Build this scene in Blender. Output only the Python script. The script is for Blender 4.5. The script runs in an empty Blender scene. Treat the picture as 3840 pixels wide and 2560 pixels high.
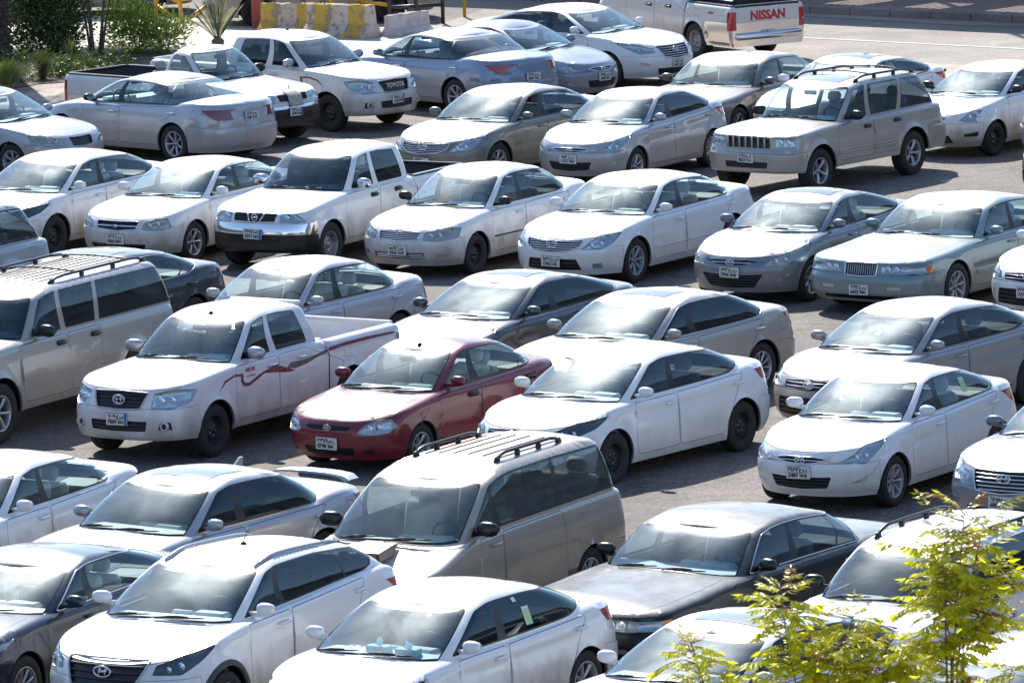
import bpy, bmesh, math, random
import numpy as np
from mathutils import Vector, Matrix
from mathutils.geometry import delaunay_2d_cdt
random.seed(7)
scene=bpy.context.scene
COL=scene.collection
R=math.radians
# ---------------- camera
CAMH=13.3477; PITCH=8.3053; ROLL=-1.576; FPX=25000.0
cam_d=bpy.data.cameras.new('camera'); cam=bpy.data.objects.new('camera',cam_d); COL.objects.link(cam)
cam_d.sensor_width=36; cam_d.lens=FPX/3840*36; cam_d.clip_start=1; cam_d.clip_end=3000
cam.matrix_world=Matrix.Translation((0,0,CAMH))@Matrix.Rotation(R(90-PITCH),4,'X')@Matrix.Rotation(R(ROLL),4,'Z')
cam_d.dof.use_dof=True; cam_d.dof.focus_distance=84; cam_d.dof.aperture_fstop=14
scene.camera=cam
# ---------------- sky and sun
SUN_EL=42.0; SUN_AZ=101.0      # math angle of the direction towards the sun, in the ground plane
w=bpy.data.worlds.new('World'); scene.world=w; w.use_nodes=True
nt=w.node_tree; bg=nt.nodes['Background']; sky=nt.nodes.new('ShaderNodeTexSky'); sky.sky_type='NISHITA'
sky.sun_disc=False; sky.sun_elevation=R(SUN_EL); sky.sun_rotation=R(90-SUN_AZ); sky.dust_density=0.4; sky.ozone_density=2.5; sky.air_density=1.0
nt.links.new(sky.outputs[0],bg.inputs[0]); bg.inputs[1].default_value=0.14
sd=bpy.data.lights.new('sun','SUN'); sd.energy=5.0; sd.angle=R(.55); sd.color=(1,.955,.88)
sun=bpy.data.objects.new('sun',sd); COL.objects.link(sun)
dvec=Vector((math.cos(R(SUN_AZ))*math.cos(R(SUN_EL)),math.sin(R(SUN_AZ))*math.cos(R(SUN_EL)),math.sin(R(SUN_EL))))
sun.rotation_euler=dvec.to_track_quat('Z','Y').to_euler(); sun.location=dvec*200
vs=scene.view_settings; vs.view_transform='Standard'; vs.look='None'; vs.gamma=1; vs.exposure=.75; vs.use_curve_mapping=False
scene.cycles.max_bounces=8; scene.cycles.transparent_max_bounces=12
scene.cycles.sample_clamp_indirect=6
import math
def lerp(a,b,t): return a+(b-a)*t
def clamp(x,a=0.0,b=1.0): return a if x<a else b if x>b else x
def sstep(x,a,b):
    t=clamp((x-a)/(b-a)); return t*t*(3-2*t)
def curve(pts):
    """monotone cubic through (x,y) points"""
    xs=[p[0] for p in pts]; ys=[p[1] for p in pts]; n=len(xs)
    d=[(ys[i+1]-ys[i])/(xs[i+1]-xs[i]) for i in range(n-1)]
    m=[d[0]]+[0 if d[i-1]*d[i]<=0 else 2*d[i-1]*d[i]/(d[i-1]+d[i]) for i in range(1,n-1)]+[d[-1]]
    def f(x):
        if x<=xs[0]: return ys[0]
        if x>=xs[-1]: return ys[-1]
        i=0
        while x>xs[i+1]: i+=1
        h=xs[i+1]-xs[i]; t=(x-xs[i])/h
        return ((2*t**3-3*t*t+1)*ys[i]+(t**3-2*t*t+t)*h*m[i]+(-2*t**3+3*t*t)*ys[i+1]+(t**3-t*t)*h*m[i+1])
    return f
def selp(phi,n):
    c,s=abs(math.cos(phi)),abs(math.sin(phi))
    k=(c**n+s**n)**(1.0/n)
    return c/k,s/k
class Shape:
    """body surfaces of one car model; X forward, Y left, Z up, s = distance behind the front bumper"""
    def __init__(self,sp):
        self.sp=sp; L=self.L=sp['L']; W=sp['W']; H=sp['H']
        self.hl=L/2
        self.z0=sp.get('z0',.2)
        fp=sp.get('front',[(.2,.10),(.34,.02),(.5,0),(.62,.03),(.8,.16)])
        rp=sp.get('rear',[(.2,.12),(.36,.02),(.55,0),(.7,.04),(1.05,.10)])
        self.fp=curve(fp); self.rp=curve(rp)
        self.wp=curve(sp.get('wprof',[(.18,-.05),(.30,-.012),(.58,0),(.8,-.02),(.95,-.06),(1.1,-.09)]))
        self.E=sp.get('E',.75); self.n=sp.get('n',2.6); self.Er=sp.get('Er',.7); self.nr=sp.get('nr',2.8)
        self.sh=curve(sp['sh']); self.rf=sp.get('fil',.07)
        self.crown=sp.get('crown',.06)
        self.ws=sp['ws']; self.rw=sp['rw']
        self.Wb=sp.get('Wb',W/2-.10); self.Wt=sp.get('Wt',W/2-.28)
        self.gEf=sp.get('gEf',(.55,.40)); self.gnf=sp.get('gnf',2.9); self.gEr=sp.get('gEr',(.55,.38)); self.gnr=sp.get('gnr',2.9)
        sm=(self.ws[1]+self.rw[0])/2
        self.rfe=curve(sp.get('roof',[(self.ws[1],H-.15),(lerp(self.ws[1],self.rw[0],.38),H-.078),(self.rw[0],H-.115)]))
        self.rcrown=sp.get('rcrown',.06); self.grf=sp.get('gfil',.07)
        self.creases=sp.get('crease',[])
        self.xfa=self.hl-sp['fo']; self.xra=self.xfa-sp['wb']; self.Ra=sp.get('Ra',sp['R']+.045)
        self.flare=sp.get('flare',.012)
        self.dr=sp.get('drop',(0,0))
    # ---- lower body
    def frame(self,z,d=0.0):
        xf=self.hl-self.fp(z)-d; xr=-self.hl+self.rp(z)+d
        hw=self.sp['W']/2+self.wp(z)-d
        return xf,xr,hw
    def zs(self,u):
        if u<1: x=self.hl-self.E+self.E*selp(u*math.pi/2,self.n)[0]
        elif u<=2: x=lerp(self.hl-self.E,-self.hl+self.Er,u-1)
        else: x=-self.hl+self.Er-self.Er*selp((3-u)*math.pi/2,self.nr)[0]
        return self.sh(self.hl-x)
    def low(self,u,z):
        zs=self.zs(u); r=self.rf; d=0.0
        if z>zs-r:
            q=min((z-(zs-r))/r,1.0); d=r-math.sqrt(max(0,r*r-(q*r)**2))
        xf,xr,hw=self.frame(z,d)
        if u<1:
            a,b=selp(u*math.pi/2,self.n); x=xf-self.E+self.E*a; y=hw*b
        elif u<=2: x=lerp(xf-self.E,xr+self.Er,u-1); y=hw
        else:
            a,b=selp((3-u)*math.pi/2,self.nr); x=xr+self.Er-self.Er*a; y=hw*b
        # side sculpt
        o=0.0; s=self.hl-x
        for (s0,z0,s1,z1,dep,w) in self.creases:
            if s0-.15<s<s1+.15:
                zl=lerp(z0,z1,clamp((s-s0)/(s1-s0))); k=sstep(s,s0-.15,s0+.15)*(1-sstep(s,s1-.15,s1+.15))
                t=(zl-z)/w
                if 0<t<1: o-=dep*k*min(t*6,1)*(1-t)**1.2
        for xa in (self.xfa,self.xra):
            rr=math.hypot(x-xa,z-self.sp['R'])-self.Ra
            if rr<.16: o+=self.flare*math.exp(-(max(rr,0)/.06)**2)
        y+=o*clamp(y/hw*2-1)
        return (x,y,z)
    def u_front(self,y,z):      # y on the front face -> u
        xf,xr,hw=self.frame(z); b=clamp(abs(y)/hw,0,.9995); a=(1-b**self.n)**(1/self.n)
        return math.atan2(b,a)/(math.pi/2)
    def u_rear(self,y,z):
        xf,xr,hw=self.frame(z); b=clamp(abs(y)/hw,0,.9995); a=(1-b**self.nr)**(1/self.nr)
        return 3-math.atan2(b,a)/(math.pi/2)
    def u_side(self,s,z):
        xf,xr,hw=self.frame(z); x=self.hl-s
        if x>xf-self.E:
            a=clamp((x-(xf-self.E))/self.E,0,.9999); b=(1-a**self.n)**(1/self.n); return math.atan2(b,a)/(math.pi/2)
        if x<xr+self.Er:
            a=clamp(((xr+self.Er)-x)/self.Er,0,.9999); b=(1-a**self.nr)**(1/self.nr); return 3-math.atan2(b,a)/(math.pi/2)
        return 1+((xf-self.E)-x)/((xf-self.E)-(xr+self.Er))
    def capz(self,x,y):
        s=self.hl-x; hw=self.sp['W']/2-.08
        return self.sh(s)+self.crown*max(0,1-(y/hw)**2)*sstep(s,-.1,.5)*sstep(self.L-s,-.1,.4)
    # ---- greenhouse
    def gframe(self,t,d=0.0):
        b=self.sp.get('gbulge',.03)*math.sin(math.pi*min(t,1))
        wb=self.sp.get('wsb',.04)*math.sin(math.pi*t); rb=self.sp.get('rwb',.05)*math.sin(math.pi*t)
        xf=self.hl-lerp(self.ws[0],self.ws[1],t)+wb-d; xr=self.hl-lerp(self.rw[1],self.rw[0],t)-rb+d
        hw=lerp(self.Wb,self.Wt,t)+b-d
        return xf,xr,hw,lerp(self.gEf[0],self.gEf[1],t),lerp(self.gEr[0],self.gEr[1],t)
    def gxy(self,u,t,d=0.0):
        xf,xr,hw,Ef,Er=self.gframe(t,d)
        if u<1:
            a,b=selp(u*math.pi/2,self.gnf); return xf-Ef+Ef*a,hw*b
        if u<=2: return lerp(xf-Ef,xr+Er,u-1),hw
        a,b=selp((3-u)*math.pi/2,self.gnr); return xr+Er-Er*a,hw*b
    def gre(self,u,t):
        x0,y0=self.gxy(u,0); zb=self.capz(x0,y0)-.025
        x1,y1=self.gxy(u,1); zt=self.rfe(self.hl-x1)
        z=lerp(zb,zt,t); h=zt-z; r=self.grf; d=0.0
        if h<r: q=1-h/r; d=r-math.sqrt(max(0,r*r-(q*r)**2))
        x,y=self.gxy(u,t,d)
        return (x,y,z)
    def gu_front(self,y,t):
        xf,xr,hw,Ef,Er=self.gframe(t); b=clamp(abs(y)/hw,0,.9995); a=(1-b**self.gnf)**(1/self.gnf)
        return math.atan2(b,a)/(math.pi/2)
    def gu_rear(self,y,t):
        xf,xr,hw,Ef,Er=self.gframe(t); b=clamp(abs(y)/hw,0,.9995); a=(1-b**self.gnr)**(1/self.gnr)
        return 3-math.atan2(b,a)/(math.pi/2)
    def gu_side(self,s,t):
        xf,xr,hw,Ef,Er=self.gframe(t); x=self.hl-s
        if x>xf-Ef:
            a=clamp((x-(xf-Ef))/Ef,0,.9999); b=(1-a**self.gnf)**(1/self.gnf); return math.atan2(b,a)/(math.pi/2)
        if x<xr+Er:
            a=clamp(((xr+Er)-x)/Er,0,.9999); b=(1-a**self.gnr)**(1/self.gnr); return 3-math.atan2(b,a)/(math.pi/2)
        return 1+((xf-Ef)-x)/((xf-Ef)-(xr+Er))
    def roofz(self,x,y):
        return self.rfe(self.hl-x)+self.rcrown*max(0,1-(y/self.Wt)**2)
#SPECS
def D(base=None,**k):
    d=dict(SP[base]) if base else {}
    d.update(k); return d
SP={}
SP['cor14']=D(L=4.62,W=1.775,H=1.475,wb=2.70,fo=.95,R=.317,ws=(.97,1.86),rw=(3.30,4.08),
 sh=[(0,.77),(.35,.84),(.9,.93),(1.35,.945),(2.6,.965),(3.6,1.0),(4.0,1.05),(4.2,1.07),(4.62,1.05)],
 crease=[(1.2,.80,4.0,.88,.016,.22)],E=.85,n=2.4,dlo=[(3.86,.30),(3.46,.86)],bp=(2.38,2.30),cd=(3.34,3.44))
SP['cor03']=D('cor14',L=4.53,W=1.705,H=1.49,wb=2.60,fo=.88,R=.305,ws=(1.06,1.86),rw=(3.18,3.86),
 sh=[(0,.76),(.3,.82),(.9,.90),(1.3,.925),(2.6,.94),(3.5,.965),(3.9,1.02),(4.1,1.035),(4.53,1.02)],
 crease=[(1.0,.62,4.0,.62,.008,.1)],E=.7,n=2.8,dlo=[(3.78,.22),(3.35,.86)],bp=(2.33,2.27),cd=(3.2,3.26))
SP['camry']=D('cor14',L=4.815,W=1.82,H=1.46,wb=2.775,fo=.96,R=.33,ws=(1.16,1.98),rw=(3.38,4.12),
 sh=[(0,.76),(.35,.82),(.95,.91),(1.35,.935),(2.6,.95),(3.7,.98),(4.1,1.04),(4.3,1.055),(4.815,1.03)],
 crease=[(1.2,.60,4.0,.60,.008,.1)],dlo=[(4.08,.20),(3.55,.86)],bp=(2.45,2.38),cd=(3.42,3.48))
SP['camry02']=D('camry',H=1.49,wb=2.72,ws=(1.20,1.98),rw=(3.35,4.02),E=.7,n=2.8)
SP['accent']=D('cor14',L=4.37,W=1.70,H=1.455,wb=2.57,fo=.84,R=.305,ws=(.98,1.85),rw=(3.05,3.90),
 sh=[(0,.76),(.35,.83),(.85,.92),(1.2,.94),(2.5,.97),(3.4,1.01),(3.8,1.06),(4.0,1.07),(4.37,1.05)],
 crease=[(.9,.72,4.0,.93,.02,.3)],E=.8,dlo=[(3.74,.42),(3.48,.82)],bp=(2.22,2.14),cd=(3.22,3.34))
SP['elantra']=D('accent',L=4.53,W=1.775,H=1.435,wb=2.70,fo=.87,R=.315,ws=(1.02,1.95),rw=(3.12,4.08),
 crease=[(.9,.70,4.1,.93,.024,.3)],sh=[(0,.74),(.35,.80),(.9,.91),(1.25,.935),(2.6,.965),(3.5,1.005),(3.95,1.06),(4.1,1.07),(4.53,1.05)],dlo=[(3.92,.44),(3.6,.80)],bp=(2.35,2.27),cd=(3.40,3.52))
SP['sonata']=D('elantra',L=4.855,W=1.865,H=1.475,wb=2.805,fo=.96,R=.33,ws=(1.14,2.05),rw=(3.35,4.32),
 sh=[(0,.80),(.35,.88),(.95,.95),(1.35,.97),(2.7,.99),(3.8,1.03),(4.3,1.08),(4.5,1.09),(4.855,1.07)],
 crease=[(1.2,.86,4.4,.92,.018,.25)],dlo=[(4.25,.34),(3.85,.82)],bp=(2.52,2.45),cd=(3.62,3.72))
SP['accord08']=D('camry',L=4.93,W=1.845,H=1.475,wb=2.80,fo=.98,ws=(1.18,2.05),rw=(3.42,4.18),dlo=[(4.05,.36),(3.75,.82)])
SP['accord13']=D('camry',L=4.86,W=1.85,H=1.465,wb=2.775,fo=.97,ws=(1.20,2.08),rw=(3.45,4.25),dlo=[(4.22,.26),(3.85,.84)],cd=(3.58,3.66))
SP['kia']=D('cor03',L=4.21,W=1.675,H=1.44,wb=2.41,fo=.85,R=.285,ws=(1.02,1.82),rw=(3.0,3.66),
 sh=[(0,.71),(.3,.78),(.9,.86),(1.3,.905),(2.5,.93),(3.4,.97),(3.75,.99),(4.21,.96)],dlo=[(3.60,.20),(3.15,.84)],bp=(2.20,2.15),cd=(3.0,3.06))
SP['gm']=D('cor03',L=5.38,W=1.975,H=1.44,wb=2.906,fo=1.06,R=.34,ws=(1.62,2.26),rw=(3.72,4.28),roof=[(2.26,1.30),(2.85,1.375),(3.72,1.33)],gEf=(.45,.32),gnf=3.4,gbulge=.015,rcrown=.045,
 sh=[(0,.79),(.3,.82),(.9,.86),(1.7,.92),(2.8,.94),(4.0,.96),(4.4,.97),(5.38,.93)],crown=.045,E=.55,n=3.4,Er=.6,nr=3.2,
 gEr=(.42,.34),gnr=3.6,dlo=[(3.98,.12),(3.78,.88)],bp=(2.86,2.80),cd=(3.52,3.58),Wt=.71,crease=[(.6,.60,5.0,.60,.01,.12)],front=[(.2,.12),(.34,.0),(.5,0),(.62,.05),(.8,.09)])
SP['optra']=D('cor03',L=4.50,W=1.725,H=1.445,wb=2.60,fo=.90,R=.31,ws=(1.04,1.84),rw=(3.15,3.85))
SP['hd']=D('cor03',L=4.505,W=1.775,H=1.48,wb=2.65,fo=.88,R=.31)
SP['yaris']=D('cor03',L=4.30,W=1.69,H=1.46,wb=2.55,fo=.82,R=.29,ws=(.86,1.78),rw=(3.05,3.75),E=.85,n=2.3,
 sh=[(0,.76),(.3,.84),(.8,.94),(1.1,.97),(2.5,1.0),(3.5,1.05),(3.8,1.07),(4.3,1.03)],dlo=[(3.66,.22),(3.25,.86)],bp=(2.15,2.08),cd=(3.08,3.14))
SP['mazda']=D('sonata',L=4.87,W=1.84,H=1.45,wb=2.83,fo=.97,R=.335,ws=(1.30,2.2),rw=(3.5,4.4))
SP['audi']=D('camry',L=4.9,W=1.85,H=1.44,wb=2.8,fo=.95,ws=(1.3,2.1),rw=(3.5,4.3),dlo=[(4.15,.22),(3.75,.84)])
SP['hilux']=D(L=5.26,W=1.76,H=1.70,wb=3.085,fo=.90,R=.335,z0=.30,ws=(1.22,1.95),rw=(3.32,3.46),z00=.3,
 front=[(.25,.08),(.36,.0),(.58,0),(.72,.03),(.95,.13)],rear=[(.3,0),(.6,0),(1.2,0)],
 wprof=[(.3,-.05),(.42,-.01),(.75,0),(1.0,-.025),(1.2,-.07)],
 sh=[(0,.95),(.35,1.01),(.9,1.06),(1.4,1.09),(2.4,1.11),(3.4,1.12),(3.5,1.10),(5.26,1.10)],crown=.07,fil=.06,
 E=.6,n=2.6,Er=.12,nr=6,gEr=(.14,.14),gnr=4,gfil=.09,Wt=.60,Wb=.775,Ra=.395,flare=.03,dlo=[(3.16,.07),(3.06,.88)],bp=(2.42,2.38),cd=None,bed=3.52,rwb=.0,
 roof=[(1.95,1.55),(2.5,1.625),(3.32,1.61)])
SP['navara']=D('hilux',L=5.05,W=1.74,H=1.72,wb=2.95,fo=.83,R=.35,ws=(1.20,1.86),rw=(3.28,3.36),bed=3.42,
 sh=[(0,.90),(.3,.97),(.9,1.04),(1.35,1.08),(2.4,1.09),(3.3,1.10),(3.4,1.08),(5.05,1.08)],
 roof=[(1.86,1.57),(2.4,1.63),(3.28,1.62)],dlo=[(3.12,.10),(3.06,.86)],bp=(2.36,2.33),E=.45,n=3.0,crown=.05)
SP['nissan1']=D('navara',L=4.9,wb=2.85,rw=(2.42,2.56),bed=2.62,dlo=[(2.38,.10),(2.30,.86)],bp=None,sh=[(0,.90),(.3,.97),(.9,1.04),(1.35,1.08),(2.4,1.09),(2.6,1.08),(4.9,1.08)],roof=[(1.86,1.58),(2.1,1.60),(2.42,1.58)])
SP['jeep']=D('hilux',L=4.61,W=1.84,H=1.72,wb=2.69,fo=.80,R=.365,z0=.38,ws=(1.24,1.90),rw=(4.05,4.42),bed=None,
 sh=[(0,.98),(.3,1.01),(.9,1.055),(1.35,1.07),(2.5,1.085),(4.0,1.11),(4.61,1.12)],rear=[(.3,.1),(.5,0),(.75,0),(.8,.1),(1.2,.13)],
 front=[(.3,.12),(.42,.0),(.68,0),(.74,.06),(1.0,.10)],
 roof=[(1.9,1.61),(2.5,1.66),(4.05,1.65)],dlo=[(4.30,.08),(4.12,.88)],bp=(2.42,2.36),cp=(3.36,3.22),Er=.3,nr=4,gEr=(.3,.3),Wt=.69,Wb=.80,E=.5,n=3.2,Ra=.44,flare=.03,rwb=.02,gbulge=.02)
SP['suburban']=D('jeep',L=5.57,W=2.0,H=1.90,wb=3.30,fo=.98,R=.39,z0=.36,ws=(1.50,2.10),rw=(5.30,5.50),
 sh=[(0,1.06),(.3,1.12),(.9,1.19),(1.5,1.21),(3,1.22),(5.57,1.23)],roof=[(2.1,1.71),(2.8,1.79),(5.3,1.79)],
 dlo=[(5.42,.10),(5.18,.88)],bp=(2.72,2.68),cp=(3.62,3.50),Wt=.74,Wb=.89,Ra=.46)
SP['van']=D('jeep',L=4.70,W=1.82,H=1.88,wb=2.81,fo=.95,R=.33,z0=.28,ws=(.86,1.75),rw=(4.42,4.60),
 sh=[(0,.84),(.3,.93),(.8,1.06),(1.15,1.14),(2,1.17),(4.7,1.20)],roof=[(1.75,1.66),(2.5,1.78),(4.42,1.77)],front=[(.25,.1),(.4,0),(.6,0),(.95,.12)],
 dlo=[(4.48,.10),(4.40,.88)],bp=(1.95,1.90),cp=(3.22,3.22),Wt=.68,Wb=.83,Ra=.37,flare=.01,E=.6,n=2.6,crown=.08,rear=[(.3,.05),(.5,0),(1.2,.03)])
SP['tucson']=D('jeep',L=4.475,W=1.85,H=1.65,wb=2.67,fo=.88,R=.345,z0=.26,ws=(1.02,1.95),rw=(3.75,4.32),
 sh=[(0,.86),(.3,.95),(.8,1.04),(1.2,1.08),(2.4,1.12),(3.6,1.18),(4.2,1.20),(4.475,1.16)],roof=[(1.95,1.48),(2.4,1.55),(3.75,1.50)],
 dlo=[(4.0,.42),(3.82,.80)],bp=(2.28,2.20),cp=None,cd=(3.30,3.42),Wt=.63,Wb=.80,Ra=.40,E=.8,n=2.4,rear=[(.3,.06),(.5,0),(.8,.03),(1.2,.08)],front=[(.25,.1),(.4,0),(.6,0),(.8,.08),(1.0,.2)])
SP['wagon']=D('tucson',L=4.75,W=1.85,H=1.70,wb=2.75,ws=(1.2,1.95),rw=(4.2,4.55),dlo=[(4.3,.12),(4.15,.86)],cd=None,cp=(3.36,3.24),roof=[(1.95,1.52),(2.5,1.60),(4.2,1.57)])
#ENDSPECS
# ================= materials
MATS={}
def newmat(name):
    m=bpy.data.materials.new(name); m.use_nodes=True; MATS[name]=m
    return m,m.node_tree,m.node_tree.nodes['Principled BSDF']
def pm(name,col,rough=.5,metal=0.0,coat=0.0,bump=0.0,bscale=40.0,var=0.0,vscale=8.0,spec=.5):
    if name in MATS: return MATS[name]
    m,nt,b=newmat(name)
    b.inputs['Base Color'].default_value=(*col,1); b.inputs['Roughness'].default_value=rough; b.inputs['Metallic'].default_value=metal
    b.inputs['Coat Weight'].default_value=coat; b.inputs['Coat Roughness'].default_value=.08; b.inputs['Specular IOR Level'].default_value=spec
    if var or bump:
        tc=nt.nodes.new('ShaderNodeTexCoord')
    if var:
        n=nt.nodes.new('ShaderNodeTexNoise'); n.inputs['Scale'].default_value=vscale; n.inputs['Detail'].default_value=8; n.inputs['Roughness'].default_value=.65
        nt.links.new(tc.outputs['Object'],n.inputs['Vector'])
        r=nt.nodes.new('ShaderNodeMapRange'); r.inputs[1].default_value=.3; r.inputs[2].default_value=.7; r.inputs[3].default_value=1-var; r.inputs[4].default_value=1+var
        nt.links.new(n.outputs['Fac'],r.inputs[0])
        x=nt.nodes.new('ShaderNodeVectorMath'); x.operation='SCALE'; x.inputs[0].default_value=col
        nt.links.new(r.outputs[0],x.inputs['Scale']); nt.links.new(x.outputs[0],b.inputs['Base Color'])
    if bump:
        n=nt.nodes.new('ShaderNodeTexNoise'); n.inputs['Scale'].default_value=bscale; n.inputs['Detail'].default_value=6
        nt.links.new(tc.outputs['Object'],n.inputs['Vector'])
        bp=nt.nodes.new('ShaderNodeBump'); bp.inputs['Strength'].default_value=bump; bp.inputs['Distance'].default_value=.01
        nt.links.new(n.outputs['Fac'],bp.inputs['Height']); nt.links.new(bp.outputs[0],b.inputs['Normal'])
    return m
def paint(name,col,metal=0.0,rough=.38,dirt=.35,dust=.15,dirtcol=(.30,.25,.20),topdust_glare=0.0,bump=.02,topcol=(.50,.48,.45),gl=1.0):
    """two sided car paint: coated outside, grey trim inside, blotchy road dirt low down and settled dust with painted-in sun glare on top"""
    if name in MATS: return MATS[name]
    m,nt,b=newmat(name); N=nt.nodes; Lk=nt.links
    b.inputs['Roughness'].default_value=rough; b.inputs['Metallic'].default_value=metal
    b.inputs['Coat Weight'].default_value=.9; b.inputs['Coat Roughness'].default_value=.05; b.inputs['Specular IOR Level'].default_value=.5*gl
    tc=N.new('ShaderNodeTexCoord'); sep=N.new('ShaderNodeSeparateXYZ'); Lk.new(tc.outputs['Object'],sep.inputs[0])
    oi=N.new('ShaderNodeObjectInfo')
    ad=N.new('ShaderNodeVectorMath'); ad.operation='ADD'; Lk.new(tc.outputs['Object'],ad.inputs[0])
    sc=N.new('ShaderNodeVectorMath'); sc.operation='SCALE'; sc.inputs[0].default_value=(37,11,23); Lk.new(oi.outputs['Random'],sc.inputs['Scale']); Lk.new(sc.outputs[0],ad.inputs[1])
    mp=N.new('ShaderNodeMapping'); mp.inputs['Scale'].default_value=(3.2,3.2,2.0); Lk.new(tc.outputs['Object'],mp.inputs[0])
    n1=N.new('ShaderNodeTexNoise'); n1.inputs['Scale'].default_value=1.0; n1.inputs['Detail'].default_value=9; n1.inputs['Roughness'].default_value=.6; Lk.new(mp.outputs[0],n1.inputs['Vector'])
    n2=N.new('ShaderNodeTexNoise'); n2.inputs['Scale'].default_value=2.2; n2.inputs['Detail'].default_value=10; n2.inputs['Roughness'].default_value=.7; Lk.new(ad.outputs[0],n2.inputs['Vector'])
    # low spray dirt
    mr=N.new('ShaderNodeMapRange'); mr.inputs[1].default_value=.95; mr.inputs[2].default_value=.22; mr.inputs[3].default_value=-.28; mr.inputs[4].default_value=.42; Lk.new(sep.outputs['Z'],mr.inputs[0])
    a1=N.new('ShaderNodeMath'); a1.operation='ADD'; Lk.new(mr.outputs[0],a1.inputs[0]); Lk.new(n1.outputs['Fac'],a1.inputs[1])
    m1=N.new('ShaderNodeMapRange'); m1.inputs[1].default_value=.36; m1.inputs[2].default_value=.88; m1.inputs[3].default_value=0; m1.inputs[4].default_value=dirt*1.6; Lk.new(a1.outputs[0],m1.inputs[0])
    # dust film
    m2=N.new('ShaderNodeMapRange'); m2.inputs[1].default_value=.30; m2.inputs[2].default_value=.75; m2.inputs[3].default_value=dust*.3; m2.inputs[4].default_value=dust*1.2; Lk.new(n2.outputs['Fac'],m2.inputs[0])
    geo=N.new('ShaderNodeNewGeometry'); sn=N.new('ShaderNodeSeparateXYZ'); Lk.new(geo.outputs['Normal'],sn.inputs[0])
    up=N.new('ShaderNodeMapRange'); up.inputs[1].default_value=.45; up.inputs[2].default_value=.95; up.inputs[3].default_value=0; up.inputs[4].default_value=topdust_glare; Lk.new(sn.outputs['Z'],up.inputs[0])  # tops paled by normal: settled dust plus blown sun glare put into the colour
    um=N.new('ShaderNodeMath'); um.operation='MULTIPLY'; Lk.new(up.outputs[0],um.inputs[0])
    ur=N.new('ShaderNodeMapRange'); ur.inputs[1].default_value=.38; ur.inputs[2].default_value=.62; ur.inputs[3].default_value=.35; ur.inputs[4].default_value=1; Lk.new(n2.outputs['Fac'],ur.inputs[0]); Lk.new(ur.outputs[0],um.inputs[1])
    mx=N.new('ShaderNodeMath'); mx.operation='MAXIMUM'; Lk.new(m1.outputs[0],mx.inputs[0]); Lk.new(m2.outputs[0],mx.inputs[1])
    mx2=N.new('ShaderNodeMath'); mx2.operation='MAXIMUM'; Lk.new(mx.outputs[0],mx2.inputs[0]); Lk.new(um.outputs[0],mx2.inputs[1])
    mix=N.new('ShaderNodeMix'); mix.data_type='RGBA'; mix.inputs['A'].default_value=(*col,1); mix.inputs['B'].default_value=(*dirtcol,1); Lk.new(mx.outputs[0],mix.inputs['Factor']); mix0=mix
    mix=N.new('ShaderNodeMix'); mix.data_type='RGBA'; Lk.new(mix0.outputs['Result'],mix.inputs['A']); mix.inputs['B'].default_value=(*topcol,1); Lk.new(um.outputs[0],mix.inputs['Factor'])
    Lk.new(mix.outputs['Result'],b.inputs['Base Color'])
    me=N.new('ShaderNodeMapRange'); me.inputs[1].default_value=0; me.inputs[2].default_value=.6; me.inputs[3].default_value=metal; me.inputs[4].default_value=0; Lk.new(mx2.outputs[0],me.inputs[0]); Lk.new(me.outputs[0],b.inputs['Metallic'])
    co=N.new('ShaderNodeMapRange'); co.inputs[1].default_value=0; co.inputs[2].default_value=.7; co.inputs[3].default_value=.9*gl; co.inputs[4].default_value=.1; Lk.new(mx2.outputs[0],co.inputs[0]); Lk.new(co.outputs[0],b.inputs['Coat Weight'])
    # faint panel waviness
    n3=N.new('ShaderNodeTexNoise'); n3.inputs['Scale'].default_value=3.5; n3.inputs['Detail'].default_value=1; Lk.new(ad.outputs[0],n3.inputs['Vector'])
    bp=N.new('ShaderNodeBump'); bp.inputs['Strength'].default_value=bump*6; bp.inputs['Distance'].default_value=.01; Lk.new(n3.outputs['Fac'],bp.inputs['Height']); Lk.new(bp.outputs[0],b.inputs['Normal']); Lk.new(bp.outputs[0],b.inputs['Coat Normal'])
    ins=N.new('ShaderNodeBsdfDiffuse'); ins.inputs[0].default_value=(.30,.29,.27,1)
    ms=N.new('ShaderNodeMixShader'); Lk.new(geo.outputs['Backfacing'],ms.inputs[0]); Lk.new(b.outputs[0],ms.inputs[1]); Lk.new(ins.outputs[0],ms.inputs[2])
    Lk.new(ms.outputs[0],N['Material Output'].inputs[0])
    return m
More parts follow.
